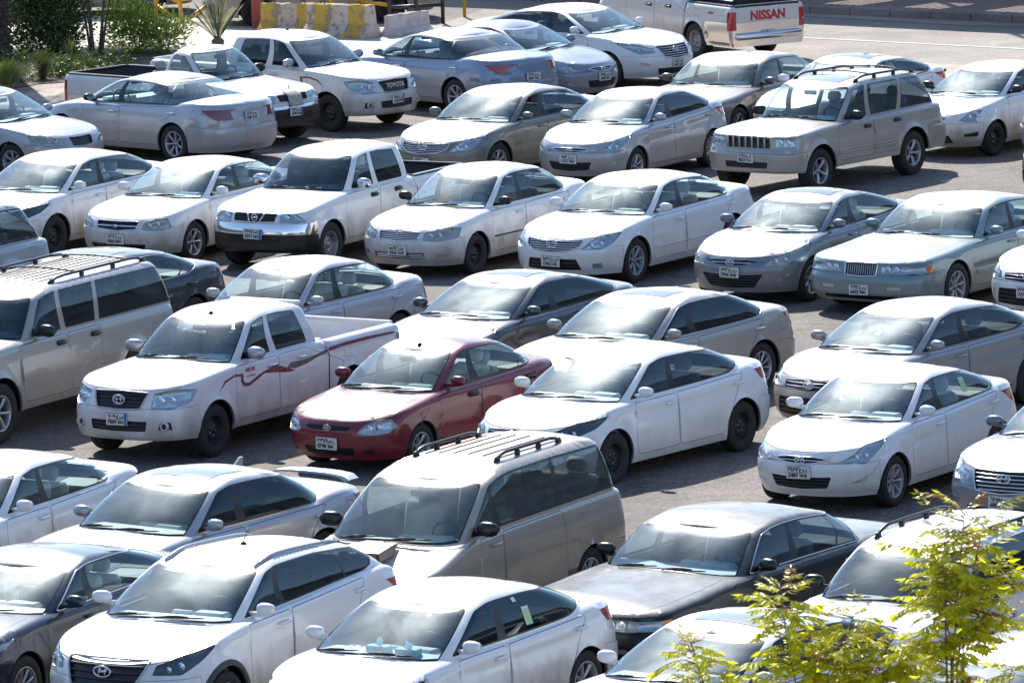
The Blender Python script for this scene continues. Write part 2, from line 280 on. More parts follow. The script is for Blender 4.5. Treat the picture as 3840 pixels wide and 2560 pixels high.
def glass(name,tint=(.75,.82,.80),dusty=.10,rough=.0):
    if name in MATS: return MATS[name]
    m,nt,b=newmat(name); N=nt.nodes; Lk=nt.links; N.remove(b)
    tr=N.new('ShaderNodeBsdfTransparent'); tr.inputs[0].default_value=(*tint,1)
    gl=N.new('ShaderNodeBsdfGlossy'); gl.inputs['Roughness'].default_value=rough; gl.inputs[0].default_value=(.80,.95,1,1)
    fr=N.new('ShaderNodeFresnel'); gb=N.new('ShaderNodeNewGeometry'); mi_=N.new('ShaderNodeMapRange'); mi_.inputs[3].default_value=1.6; mi_.inputs[4].default_value=1/1.6; Lk.new(gb.outputs['Backfacing'],mi_.inputs[0]); Lk.new(mi_.outputs[0],fr.inputs[0])  # thin pane: same reflectance from both sides
   
    mx=N.new('ShaderNodeMixShader'); Lk.new(fr.outputs[0],mx.inputs[0]); Lk.new(tr.outputs[0],mx.inputs[1]); Lk.new(gl.outputs[0],mx.inputs[2])
    df=N.new('ShaderNodeBsdfDiffuse'); df.inputs[0].default_value=(.46,.60,.64,1)  # dust film coloured blue-green, standing in for reflected sky
    tl=N.new('ShaderNodeBsdfTranslucent'); tl.inputs[0].default_value=(.45,.5,.5,1)
    ds=N.new('ShaderNodeMixShader'); ds.inputs[0].default_value=.35; Lk.new(df.outputs[0],ds.inputs[1]); Lk.new(tl.outputs[0],ds.inputs[2])
    hz=N.new('ShaderNodeBsdfGlossy'); hz.inputs['Roughness'].default_value=.36; hz.inputs[0].default_value=(.8,.88,.9,1); dh=N.new('ShaderNodeMixShader'); dh.inputs[0].default_value=.15; Lk.new(ds.outputs[0],dh.inputs[1]); Lk.new(hz.outputs[0],dh.inputs[2]); ds=dh
    tc=N.new('ShaderNodeTexCoord'); oi=N.new('ShaderNodeObjectInfo')
    sc=N.new('ShaderNodeVectorMath'); sc.operation='SCALE'; sc.inputs[0].default_value=(17,31,13); Lk.new(oi.outputs['Random'],sc.inputs['Scale'])
    ad=N.new('ShaderNodeVectorMath'); ad.operation='ADD'; Lk.new(tc.outputs['Object'],ad.inputs[0]); Lk.new(sc.outputs[0],ad.inputs[1])
    n=N.new('ShaderNodeTexNoise'); n.inputs['Scale'].default_value=1.6; n.inputs['Detail'].default_value=4; n.inputs['Roughness'].default_value=.5; n.inputs['Distortion'].default_value=.3; Lk.new(ad.outputs[0],n.inputs['Vector'])
    r=N.new('ShaderNodeMapRange'); r.inputs[1].default_value=.35; r.inputs[2].default_value=.75; r.inputs[3].default_value=dusty*.35; r.inputs[4].default_value=dusty*1.9; Lk.new(n.outputs['Fac'],r.inputs[0])
    nw=N.new('ShaderNodeTexNoise'); nw.inputs['Scale'].default_value=1.3; nw.inputs['Detail'].default_value=1; Lk.new(ad.outputs[0],nw.inputs['Vector'])
    bw=N.new('ShaderNodeBump'); bw.inputs['Strength'].default_value=.35; bw.inputs['Distance'].default_value=.02; Lk.new(nw.outputs['Fac'],bw.inputs['Height']); Lk.new(bw.outputs[0],gl.inputs['Normal'])
    m2=N.new('ShaderNodeMixShader'); Lk.new(r.outputs[0],m2.inputs[0]); Lk.new(mx.outputs[0],m2.inputs[1]); Lk.new(ds.outputs[0],m2.inputs[2])
    Lk.new(m2.outputs[0],N['Material Output'].inputs[0])
    return m
M_BLK=pm('black_trim',(.012,.012,.013),.35)
M_SEAM=pm('seam_dark',(.006,.006,.006),.8)
M_LINER=pm('wheel_well',(.015,.014,.013),.9)
M_PLAST=pm('dark_plastic',(.03,.03,.032),.55)
M_CHROME=pm('chrome',(.72,.73,.75),.13,1.0)
M_SILV=pm('silver_plastic',(.45,.45,.46),.30,.7)
M_TYRE=pm('tyre_rubber',(.022,.020,.019),.82,var=.35,vscale=6)
M_STEEL=pm('black_steel',(.025,.024,.024),.5,.3,var=.4,vscale=10)
M_STEELS=pm('worn_steel',(.30,.30,.30),.5,.6,var=.3,vscale=10)
M_ALLOY=pm('alloy',(.42,.42,.43),.36,.75,var=.12,vscale=9)
M_HUBCAP=pm('hubcap',(.34,.34,.35),.45,.4,var=.15,vscale=9)
M_LAMP=pm('lamp_bowl',(.50,.52,.54),.22,.75)
M_LAMPD=pm('lamp_bowl_dark',(.06,.065,.07),.2,.6)
M_BULB=pm('lamp_reflector',(.8,.82,.85),.08,1.0)
M_AMBER=pm('amber_lens',(.65,.16,.02),.2,coat=.6)
M_RED=pm('red_lens',(.42,.012,.02),.14,coat=1.0)
M_REDD=pm('smoked_red_lens',(.16,.02,.025),.14,coat=1.0)
M_LENS=glass('lamp_lens',(.92,.95,.96),.06)
M_LENSY=glass('clouded_lamp_lens',(.85,.82,.70),.32)
M_G=glass('clear_glass',(.88,1.0,1.0),.060)
M_GD=glass('dusty_glass',(.74,.86,.88),.075)
M_GR=glass('dust_glare_rear_glass',(.60,.66,.66),.30)  # extra pale film stands in for sun glare on dusty rear windows
M_GT=glass('tinted_glass',(.42,.48,.53),.016)
M_GB=glass('dark_tinted_glass',(.05,.06,.075),.008)
M_FRIT=pm('glass_edge_band',(.012,.012,.014),.15)
M_SEAT={'g':pm('grey_fabric',(.30,.31,.33),.9,var=.2),'b':pm('beige_fabric',(.42,.37,.29),.9,var=.2),'k':pm('black_fabric',(.025,.025,.028),.85,var=.2)}
M_DASH={'g':pm('grey_dash',(.36,.39,.40),.6),'b':pm('beige_dash',(.46,.42,.35),.6),'k':pm('black_dash',(.03,.03,.033),.6)}
M_MIR=pm('mirror_face',(.8,.82,.85),.03,1.0)
M_PLATE=pm('plate_white',(.62,.61,.58),.45,var=.1,vscale=30)
M_PTXT=pm('plate_ink',(.02,.02,.022),.5)
M_PBLUE=pm('plate_blue',(.03,.16,.48),.4)
M_BEDD=pm('bed_liner',(.02,.02,.028),.6)
# ================= mesh helpers
def mesh_obj(name,verts,faces,mats,midx=None,parent=None,smooth=True):
    me=bpy.data.meshes.new(name); me.from_pydata(verts,[],faces); 
    for m in (mats if isinstance(mats,(list,tuple)) else [mats]): me.materials.append(m)
    if midx is not None: me.polygons.foreach_set('material_index',midx)
    me.polygons.foreach_set('use_smooth',[smooth]*len(me.polygons)); me.update()
    return link(name,me,parent)
from mathutils.bvhtree import BVHTree
def link(name,me,parent=None,loc=None,rot=None,scale=None):
    o=bpy.data.objects.new(name,me); COL.objects.link(o)
    if parent is not None: o.parent=parent
    if loc is not None: o.location=loc
    if rot is not None: o.rotation_euler=rot
    if scale is not None: o.scale=scale
    return o
class MB:
    """collects shapes into one mesh"""
    def __init__(s): s.v=[];s.f=[];s.m=[]
    def add(s,v,f,mi=0):
        o=len(s.v); s.v+= [tuple(p) for p in v]; s.f+=[tuple(i+o for i in q) for q in f]; s.m+=[mi]*len(f)
    def box(s,c,d,mi=0,rz=0,b=0.0,M=None):
        cx,cy,cz=c; x,y,z=d[0]/2,d[1]/2,d[2]/2
        if b:
            vs=[];b=min(b,x*.9,y*.9,z*.9)
            for (X,Y,Z) in ((x-b,y-b,z),(x-b,y,z-b),(x,y-b,z-b)):
                for sx in(-1,1):
                    for sy in(-1,1):
                        for sz in(-1,1): vs.append((sx*X,sy*Y,sz*Z))
            bm=bmesh.new(); [bm.verts.new(q) for q in vs]; r=bmesh.ops.convex_hull(bm,input=bm.verts[:]); bm.normal_update()
            bm.verts.index_update(); vv=[q.co.copy() for q in bm.verts]; ff=[[q.index for q in f.verts] for f in bm.faces]; bm.free()
        else:
            vv=[Vector((sx*x,sy*y,sz*z)) for sz in(-1,1) for sy in(-1,1) for sx in(-1,1)]
            ff=[(0,2,3,1),(4,5,7,6),(0,1,5,4),(2,6,7,3),(0,4,6,2),(1,3,7,5)]
        if M is None: M=Matrix.Translation((cx,cy,cz))@Matrix.Rotation(rz,4,'Z')
        s.add([M@q for q in vv],ff,mi)
    def tube(s,pts,r,mi=0,n=6,closed=False):
        pts=[Vector(p) for p in pts]; N=len(pts); rr=r if isinstance(r,(list,tuple)) else [r]*N; base=len(s.v); up=Vector((0,0,1))
        for i,p in enumerate(pts):
            a=pts[i-1] if (i>0 or closed) else p; b=pts[(i+1)%N] if (i<N-1 or closed) else p
            t=(b-a).normalized() if (b-a).length>1e-9 else Vector((1,0,0))
            u=t.cross(up) if abs(t.z)<.95 else t.cross(Vector((1,0,0))); u.normalize(); v=t.cross(u)
            for k in range(n):
                an=2*math.pi*k/n; s.v.append(tuple(p+(u*math.cos(an)+v*math.sin(an))*rr[i]))
        for i in range(N if closed else N-1):
            for k in range(n):
                j=(i+1)%N; s.f.append((base+i*n+k,base+i*n+(k+1)%n,base+j*n+(k+1)%n,base+j*n+k)); s.m.append(mi)
        if not closed:
            s.f.append(tuple(base+k for k in range(n))[::-1]); s.m.append(mi); s.f.append(tuple(base+(N-1)*n+k for k in range(n))); s.m.append(mi)
    def lathe(s,prof,mi=0,n=28,axis='y',c=(0,0,0)):
        base=len(s.v)
        for (a,r) in prof:
            for k in range(n):
                t=2*math.pi*k/n
                if axis=='y': s.v.append((c[0]+r*math.cos(t),c[1]+a,c[2]+r*math.sin(t)))
                elif axis=='x': s.v.append((c[0]+a,c[1]+r*math.cos(t),c[2]+r*math.sin(t)))
                else: s.v.append((c[0]+r*math.cos(t),c[1]+r*math.sin(t),c[2]+a))
        for i in range(len(prof)-1):
            for k in range(n):
                s.f.append((base+i*n+k,base+i*n+(k+1)%n,base+(i+1)*n+(k+1)%n,base+(i+1)*n+k)); s.m.append(mi)
    def prism(s,poly,y0,y1,mi=0,plane='xz'):
        n=len(poly); f=(lambda a,b,c:(a,c,b)) if plane=='xz' else ((lambda a,b,c:(c,a,b)) if plane=='yz' else (lambda a,b,c:(a,b,c)))
        s.add([f(a,b,y0) for a,b in poly]+[f(a,b,y1) for a,b in poly],[tuple(range(n)),tuple(range(2*n-1,n-1,-1))]+[(i,i+n,(i+1)%n+n,(i+1)%n) for i in range(n)],mi)
    def build(s,name,mats,parent=None,smooth=False,fix=False,**k):
        o=mesh_obj(name,s.v,s.f,mats,s.m,parent,smooth)
        if fix:
            bm=bmesh.new(); bm.from_mesh(o.data); bmesh.ops.recalc_face_normals(bm,faces=bm.faces); bm.to_mesh(o.data); bm.free()
        if k.get('loc'): o.location=k['loc']
        return o
def tag(o,label,cat,group=None,kind=None):
    if label: o['label']=label
    if cat: o['category']=cat
    if group: o['group']=group
    if kind: o['kind']=kind
    return o
def empty(name,loc,rz=0):
    o=bpy.data.objects.new(name,None); COL.objects.link(o); o.location=loc; o.rotation_euler=(0,0,rz); o.empty_display_size=.3
    return o
TXT={}
def text_mesh(s,size,ext=.0015,font=None,bold=0.0):
    k=(s,size,ext,bold)
    if k in TXT: return TXT[k]
    c=bpy.data.curves.new('t','FONT'); c.body=s; c.size=size; c.extrude=ext; c.align_x='CENTER'; c.align_y='CENTER'; c.resolution_u=3; c.offset=bold
    o=bpy.data.objects.new('t',c); COL.objects.link(o)
    me=bpy.data.meshes.new_from_object(o); bpy.data.objects.remove(o); bpy.data.curves.remove(c)
    me.name='lettering'; TXT[k]=me; return me
# ---- 2D polygon helpers
def inside(P,poly):
    x,y=P[:,0],P[:,1]; r=np.zeros(len(P),bool); n=len(poly); j=n-1
    for i in range(n):
        xi,yi=poly[i]; xj,yj=poly[j]
        if yi!=yj:
            c=((yi>y)!=(yj>y))&(x<(xj-xi)*(y-yi)/(yj-yi)+xi); r^=c
        j=i
    return r
def pdist(P,poly):
    d=np.full(len(P),1e9); n=len(poly)
    for i in range(n):
        a=np.array(poly[i]); b=np.array(poly[(i+1)%n]); ab=b-a; L=(ab@ab)
        t=np.clip(((P-a)@ab)/(L if L>0 else 1),0,1); q=a+t[:,None]*ab; d=np.minimum(d,np.hypot(P[:,0]-q[:,0],P[:,1]-q[:,1]))
    return d
def area(p): return .5*sum(p[i-1][0]*p[i][1]-p[i][0]*p[i-1][1] for i in range(len(p)))
def roundp(p,r,keep=None):
    out=[]; n=len(p)
    for i in range(n):
        a,b,c=p[i-1],p[i],p[(i+1)%n]
        if keep and keep(b): out.append(b); continue
        la=math.hypot(a[0]-b[0],a[1]-b[1]); lc=math.hypot(c[0]-b[0],c[1]-b[1])
        if la<1e-6 or lc<1e-6: continue
        ra=min(r,la*.45); rc=min(r,lc*.45)
        p0=(b[0]+(a[0]-b[0])*ra/la,b[1]+(a[1]-b[1])*ra/la); p1=(b[0]+(c[0]-b[0])*rc/lc,b[1]+(c[1]-b[1])*rc/lc)
        for t in (0,.25,.5,.75,1):
            out.append(((1-t)**2*p0[0]+2*t*(1-t)*b[0]+t*t*p1[0],(1-t)**2*p0[1]+2*t*(1-t)*b[1]+t*t*p1[1]))
    return out
def dens(p,d):
    out=[]
    for i in range(len(p)):
        a=p[i]; b=p[(i+1)%len(p)]; L=math.hypot(b[0]-a[0],b[1]-a[1]); k=max(1,int(L/d+.5))
        for j in range(k): out.append((lerp(a[0],b[0],j/k),lerp(a[1],b[1],j/k)))
    return out
def inset(p,d,keep0=False):
    s=1 if area(p)>0 else -1; n=len(p); out=[]
    for i in range(n):
        a,b,c=p[i-1],p[i],p[(i+1)%n]
        e1=(b[0]-a[0],b[1]-a[1]); e2=(c[0]-b[0],c[1]-b[1]); l1=math.hypot(*e1) or 1; l2=math.hypot(*e2) or 1
        n1=(-e1[1]/l1*s,e1[0]/l1*s); n2=(-e2[1]/l2*s,e2[0]/l2*s); m=(n1[0]+n2[0],n1[1]+n2[1]); k=m[0]**2+m[1]**2
        if k<.3: m=n1;k=1.0;q=d
        else: q=2*d/k
        x=b[0]+m[0]*q; y=b[1]+m[1]*q
        if keep0 and b[0]<1e-6: x=b[0]
        out.append((x,y))
    return out
def clip(p,f):
    """keep the side of polygon p where f(point)>=0 (f linear)"""
    out=[]
    for i in range(len(p)):
        a,b=p[i-1],p[i]; fa,fb=f(a),f(b)
        if (fa>=0)!=(fb>=0):
            t=fa/(fa-fb); out.append((lerp(a[0],b[0],t),lerp(a[1],b[1],t)))
        if fb>=0: out.append(b)
    return out
class Patch:
    """constrained triangulation of a 2D domain with tagged loops: loop=(outer_tag, inner_tag, polygon, inset, depth)"""
    def __init__(s,boundary,grid,loops,tagfn=None):
        x0=min(p[0] for p in boundary); x1=max(p[0] for p in boundary); nb=[]; s.VM=x1
        for i,p in enumerate(boundary):
            q=boundary[(i+1)%len(boundary)]; nb.append(p)
            if abs(p[0]-q[0])<1e-6 and (abs(p[0]-x0)<1e-6 or abs(p[0]-x1)<1e-6):
                for k in range(1,16): nb.append((p[0],lerp(p[1],q[1],k/16)))
                e=q if q[1]>p[1] else p; d=abs(q[1]-p[1])/16; ext=[(p[0],e[1]-d*f) for f in (.12,.3,.6)]; nb+= ext if e is q and False else []
        boundary=nb; cons=[(boundary,0)]; 
        s.loops=[]
        for (t0,t1,poly,ins,dep) in loops:
            poly=[tuple(q) for q in poly]; inner=inset(poly,ins,True) if ins else None
            s.loops.append((t0,t1,poly,inner,dep)); cons.append((poly,0)); 
            if inner: cons.append((inner,0))
        G=np.array(grid); 
        for c,_ in cons:
            G=G[pdist(G,c)>.010]
        G=G[inside(G,boundary)]
        V=[Vector(g) for g in G]; Eg=[]
        for c,_ in cons:
            b=len(V); V+=[Vector(q) for q in c]; Eg+=[(b+i,b+(i+1)%len(c)) for i in range(len(c))]
        vs,es,fs,_,_,_=delaunay_2d_cdt(V,Eg,[],0,1e-5,True)
        s.V=np.array([(v.x,v.y) for v in vs]); T=np.array([f for f in fs if len(f)==3]); C=s.V[T].mean(axis=1)
        ok=inside(C,boundary); T=T[ok]; C=C[ok]
        s.tags=np.array(['body']*len(T),dtype=object); s.depth=np.zeros(len(s.V))
        for (t0,t1,poly,inner,dep) in s.loops:
            s.tags[inside(C,poly)]=t0
            if inner: 
                s.tags[inside(C,inner)]=t1
                if dep: m=inside(s.V,inner)|(pdist(s.V,inner)<1e-4); s.depth[m]=dep
        a,b,c=s.V[T[:,0]],s.V[T[:,1]],s.V[T[:,2]]
        s.flip=((b-a)[:,0]*(c-a)[:,1]-(b-a)[:,1]*(c-a)[:,0])<0
        T[s.flip]=T[s.flip][:,::-1]; s.T=T
        if tagfn: tagfn(s,s.V[T].mean(axis=1))
    def positions(s,fn,uv):
        """fn(u,v)->xyz"""
        P=[]
        for i,(a,b) in enumerate(s.V):
            P.append(fn(*uv(a,b)))
        s.P=np.array(P); s.N=np.zeros_like(s.P)
        for i in range(len(s.V)): s.N[i]=s.nrm(fn,uv,*s.V[i])
        s.P0=s.P.copy(); s.P=s.P-s.N*s.depth[:,None]
    def nrm(s,fn,uv,a,b):
        e=.004; x0=fn(*uv(max(a-e,0),b)); x1=fn(*uv(a+e,b)); y0=fn(*uv(a,b-e)); y1=fn(*uv(a,b+e))
        p=(x1[0]-x0[0],x1[1]-x0[1],x1[2]-x0[2]); q=(y1[0]-y0[0],y1[1]-y0[1],y1[2]-y0[2])
        if abs(x0[1])<.012 and a<.006 : p=(0,1,0)
        elif a>s.VM-.006: p=(0,-1,0)
        n=(p[1]*q[2]-p[2]*q[1],p[2]*q[0]-p[0]*q[2],p[0]*q[1]-p[1]*q[0]); l=math.sqrt(n[0]**2+n[1]**2+n[2]**2)
        if l<1e-12: return (0,0,1)
        return (n[0]/l,n[1]/l,n[2]/l)
    def extract(s,tags,sides=(1,),P=None):
        P=s.P if P is None else P
        m=np.isin(s.tags,tags); T=s.T[m]
        if not len(T): return None
        idx,inv=np.unique(T,return_inverse=True); inv=inv.reshape(T.shape); tg=s.tags[m]
        V=[];F=[];TG=[]; s.last=[]
        for sd in sides:
            q_=s.N[idx].copy(); q_[:,1]*=sd; s.last+=q_.tolist()
            o=len(V); Q=P[idx].copy(); Q[:,1]*=sd; V+=Q.tolist()
            F+=[tuple(int(k)+o for k in (t if sd>0 else t[::-1])) for t in inv]; TG+=list(tg)
        return V,F,TG,s.last
def part(name,ex,matof,parent,weld=False,smooth=True,shift=None):
    V,F,TG,NN=ex; tags=sorted(set(TG)); mats=[];mi={}
    for t in tags:
        m=matof[t] if isinstance(matof,dict) else matof
        if m not in mats: mats.append(m)
        mi[t]=mats.index(m)
    o=mesh_obj(name,V,F,mats,[mi[t] for t in TG],parent,smooth)
    if smooth and 'headlight' not in name: o.data.normals_split_custom_set_from_vertices(NN)
    return o
# ================= car model features.  (y,z) on the nose; ('s',s,z) on the side measured from the front bumper
FR={}
FR['cor14']=dict(hl=[(.46,.63),(.50,.71),('s',.42,.80),('s',.86,.845),('s',.62,.72),('s',.34,.64),(.70,.61)],hs='dark',bulbs=[(.60,.675,.035),(.70,.68,.035)],
 gr=[(0,.725),(.42,.705),(.40,.62),(0,.60)],gs=('h',2,'c'),gf=None,em=('tri',.665,.075),lo=[(0,.51),(.50,.50),(.56,.28),(0,.26)],los=3,fog=[(.62,.46),(.76,.50),(.75,.32),(.66,.30)],pz=.46,
 tl=[(.42,.86),(.44,.95),('r',.12,.98),('r',.42,.99),('r',.34,.86),(.70,.84)])
FR['cor03']=dict(hl=[(.41,.585),(.42,.70),('s',.30,.765),('s',.52,.75),('s',.44,.62),(.62,.565)],hs='cloudy',bulbs=[(.50,.64,.05),(.62,.65,.045)],
 gr=[(0,.715),(.36,.705),(.33,.585),(0,.565)],gs=('h',5,'c'),gf='c',em=('tri',.70,.06),lo=[(0,.40),(.44,.40),(.42,.31),(0,.30)],los=3,fog=[(.56,.41),(.74,.43),(.72,.33),(.58,.33)],fogl=1,pz=.43,
 tl=[(.50,.72),(.50,.90),('r',.10,.94),('r',.26,.95),('r',.22,.72)])
FR['camry']=dict(hl=[(.46,.575),(.56,.69),('s',.34,.78),('s',.66,.80),('s',.44,.66),(.72,.575)],hs='clear',bulbs=[(.58,.63,.045),(.69,.65,.04)],
 gr=[(0,.69),(.18,.70),(.47,.715),(.45,.63),(.28,.55),(0,.535)],gs=('h',5,'c'),gf='c',em=('tri',.655,.085),lo=[(0,.44),(.40,.44),(.46,.28),(0,.27)],los=2,fog=[(.60,.37),(.72,.39),(.72,.28),(.60,.28)],fogl=1,pz=.40,
 tl=[(.42,.82),(.44,.95),('r',.10,.97),('r',.32,.975),('r',.24,.82)])
FR['camry02']=D2=dict(FR['camry'])
FR['accord08']=dict(FR['camry'],tl=[(.50,.80),(.52,.92),('r',.10,.94),('r',.28,.94),('r',.20,.80)],rlow=True)
FR['accord13']=dict(FR['camry'],tl=[(.50,.80),(.52,.92),('r',.10,.98),('r',.36,.99),('r',.24,.80)])
FR['accent']=dict(hl=[(.47,.61),(.60,.70),('s',.40,.82),('s',.70,.845),('s',.46,.68),(.72,.585)],hs='mid',bulbs=[(.62,.655,.04),(.70,.67,.035)],
 gr=[(0,.665),(.16,.668),(.36,.65),(.20,.60),(0,.585)],gs=('h',1,'c'),gf='c',em=('slant',.628,.055),lo=[(0,.43),(.40,.445),(.34,.31),(0,.29)],los=3,fog=[(.54,.34),(.80,.52),('s',.34,.44),(.72,.37)],fogl=1,pz=.49,
 tl=[(.46,.78),(.48,.92),('r',.10,.96),('r',.50,.98),('r',.34,.84),(.74,.76)])
FR['elantra']=dict(hl=[(.48,.585),(.56,.69),('s',.52,.83),('s',.84,.855),('s',.5,.69),(.76,.575)],hs='cloudy',bulbs=[(.62,.64,.045),(.72,.66,.04)],
 gr=[(0,.655),(.24,.665),(.42,.65),(.22,.60),(0,.585)],gs=('h',1,'c'),gf=None,em=('slant',.625,.06),lo=[(0,.45),(.50,.47),(.36,.28),(0,.265)],los=4,fog=[(.62,.36),(.80,.46),('s',.30,.44),(.70,.32)],fogl=1,pz=.49,
 tl=[(.46,.80),(.48,.92),('r',.10,.96),('r',.55,.98),('r',.34,.86),(.74,.78)])
FR['sonata']=dict(hl=[(.50,.66),(.50,.74),('s',.40,.82),('s',.84,.87),('s',.52,.74),(.76,.64)],hs='mid',bulbs=[(.62,.70,.04),(.72,.71,.035)],
 gr=[(0,.77),(.44,.775),(.34,.56),(0,.53)],gs=('h',5,'c'),gf='c',em=('slant',.70,.075),lo=[(0,.37),(.5,.37),(.44,.25),(0,.24)],los=2,fog=[(.60,.46),(.78,.50),('s',.3,.46),(.66,.40)],fogl=1,pz=.44,
 tl=[(.46,.82),(.48,.94),('r',.10,.98),('r',.48,1.0),('r',.30,.84),(.74,.80)])
FR['mazda']=dict(FR['sonata'])
FR['kia']=dict(hl=[(.42,.545),(.50,.64),(.62,.695),('s',.34,.70),('s',.40,.60),(.70,.52),(.52,.515)],hs='clear',bulbs=[(.55,.59,.05),(.64,.61,.04)],
 gr=[(0,.625),(.30,.62),(.34,.595),(.28,.565),(0,.56)],gs=('h',2,'k'),gf=None,em=('oval',.593,.05),lo=[(0,.36),(.38,.36),(.34,.26),(0,.25)],los=0,fog=[(.48,.32),(.60,.33),(.60,.27),(.48,.27)],pz=.40,
 tl=[(.45,.68),(.46,.82),('r',.10,.85),('r',.24,.85),('r',.22,.68)])
FR['gm']=dict(hl=[(.33,.615),(.33,.725),(.72,.725),('s',.30,.73),('s',.30,.62),(.72,.612)],hs='clear',bulbs=[(.43,.67,.045),(.56,.67,.045)],amber=[(.72,.62),(.72,.72),('s',.42,.725),('s',.42,.625)],
 gr=[(0,.755),(.27,.75),(.25,.58),(0,.57)],gs=('v',15,'s'),gf='c',em=None,lo=[(0,.30),(.6,.30),(.6,.24),(0,.24)],los=0,fog=[(.42,.44),(.66,.445),(.66,.385),(.42,.38)],fogl=1,pz=.38,strip=(.46,.52,'body'),
 tl=[(.45,.62),(.45,.76),('r',.08,.78),('r',.20,.78),('r',.18,.62)])
FR['optra']=dict(hl=[(.45,.575),(.45,.67),(.60,.735),('s',.34,.745),('s',.36,.60),(.70,.565)],hs='cloudy',bulbs=[(.53,.63,.05),(.64,.65,.045)],
 gr=[(0,.695),(.38,.70),(.35,.585),(0,.555)],gs=('h',1,'C'),gf='c',em=('bow',.63,.06),lo=[(0,.36),(.5,.36),(.46,.27),(0,.26)],los=0,fog=None,pz=.43,
 tl=FR['cor03']['tl'])
FR['hd']=dict(hl=[(.42,.58),(.44,.69),('s',.34,.78),('s',.54,.78),('s',.44,.64),(.66,.565)],hs='cloudy',bulbs=[(.53,.64,.05),(.64,.65,.04)],
 gr=[(0,.70),(.28,.71),(.25,.565),(0,.55)],gs=None,gf=None,em=None,lo=[(0,.42),(.5,.42),(.44,.28),(0,.27)],los=0,fog=None,pz=.44,tl=FR['cor03']['tl'])
FR['yaris']=dict(hl=[(.50,.64),(.58,.74),('s',.40,.83),('s',.56,.80),('s',.38,.67),(.74,.60)],hs='clear',bulbs=[(.62,.69,.05),(.70,.71,.04)],
 gr=[(0,.70),(.30,.70),(.26,.655),(0,.65)],gs=('h',1,'c'),gf=None,em=('tri',.72,.05),lo=[(0,.40),(.36,.40),(.42,.27),(0,.26)],los=4,fog=[(.58,.42),(.76,.46),(.74,.36),(.58,.36)],pz=.50,tl=FR['cor03']['tl'])
FR['audi']=dict(FR['camry'])
FR['hilux']=dict(hl=[(.46,.70),(.47,.885),('s',.28,.935),('s',.54,.915),('s',.42,.78),(.70,.69)],hs='clear',bulbs=[(.56,.79,.06),(.68,.80,.05)],
 gr=[(0,.905),(.40,.89),(.32,.695),(0,.68)],gs=('h',4,'p'),gf='s',em=('tri',.80,.085),lo=[(0,.545),(.42,.545),(.40,.42),(0,.41)],los=2,fog=[(.58,.54),(.70,.54),(.72,.43),(.54,.43)],fogl=2,pz=.56,
 tl=[(.72,.62),(.72,.98),('r',.02,.98),('r',.13,.98),('r',.13,.62)])
FR['navara']=dict(hl=[(.42,.755),(.42,.885),('s',.18,.90),('s',.24,.77),(.66,.75)],hs='clear',bulbs=[(.52,.82,.055)],
 gr=[(0,.885),(.38,.885),(.36,.765),(0,.755)],gs=('h',5,'p'),gf='c',em=('ring',.825,.06),lo=[(0,.56),(.46,.56),(.44,.45),(0,.44)],los=2,fog=None,pz=.58,bump=('c',.74,'k',.575),
 tl=[(.72,.62),(.72,.98),('r',.02,.98),('r',.12,.98),('r',.12,.62)])
FR['nissan1']=dict(FR['navara'],bump=('k',.70,'k',.64),em=None)
FR['jeep']=dict(hl=[(.50,.79),(.50,.95),(.78,.955),('s',.24,.95),('s',.24,.79),(.76,.78)],hs='clear',bulbs=[(.58,.87,.06),(.70,.87,.055)],
 gr=[(0,.965),(.44,.96),(.43,.765),(0,.755)],gs=('slots',7,'body'),gf='body',em=None,lo=[(0,.56),(.42,.56),(.40,.46),(0,.46)],los=2,fog=None,pz=.62,strip=(.56,.66,'body'),
 tl=[(.70,.84),(.72,1.12),('r',.14,1.14),('r',.24,1.14),('r',.22,.84)])
FR['suburban']=dict(FR['jeep'])
FR['van']=dict(hl=[(.44,.70),(.46,.80),('s',.24,.86),('s',.44,.84),('s',.34,.70),(.66,.68)],hs='clear',bulbs=[(.54,.75,.045)],gr=[(0,.80),(.36,.79),(.33,.68),(0,.67)],gs=('h',4,'c'),gf=None,em=None,
 lo=[(0,.46),(.5,.46),(.48,.36),(0,.36)],los=0,fog=None,pz=.5,strip=None,clad=.50,tl=[(.70,.85),(.72,1.20),('r',.10,1.20),('r',.12,1.20),('r',.12,.85)])
FR['tucson']=dict(hl=[(.52,.75),(.54,.84),('s',.40,.93),('s',.80,.985),('s',.56,.86),(.76,.74)],hs='dark',bulbs=[(.64,.79,.035),(.73,.815,.045)],
 gr=[(0,.885),(.48,.88),(.34,.60),(0,.58)],gs=('h',4,'p'),gf='s',em=('slant',.77,.085),lo=[(0,.46),(.5,.46),(.46,.36),(0,.35)],los=0,fog=None,pz=.5,
 tl=[(.50,.92),(.52,1.04),('r',.12,1.06),('r',.42,1.06),('r',.22,.92)])
FR['wagon']=dict(FR['tucson'],hs='clear')
SLM={'c':M_CHROME,'C':M_CHROME,'s':M_SILV,'p':M_PLAST,'k':M_BLK}
def fpt(S,p):
    if p[0]=='s': return (S.u_side(p[1],p[2]),p[2])
    if p[0]=='r': return (S.u_side(S.L-p[1],p[2]),p[2])
    return (S.u_front(p[0],p[1]),p[1])
def rpt(S,p):
    if p[0]=='r': p=('r',p[1]*(1.5 if p[1]>.2 and S.Er>.4 else 1),p[2])
    if p[0]=='r': return (S.u_side(S.L-p[1],p[2]),p[2])
    return (S.u_rear(p[0],p[1]),p[1])
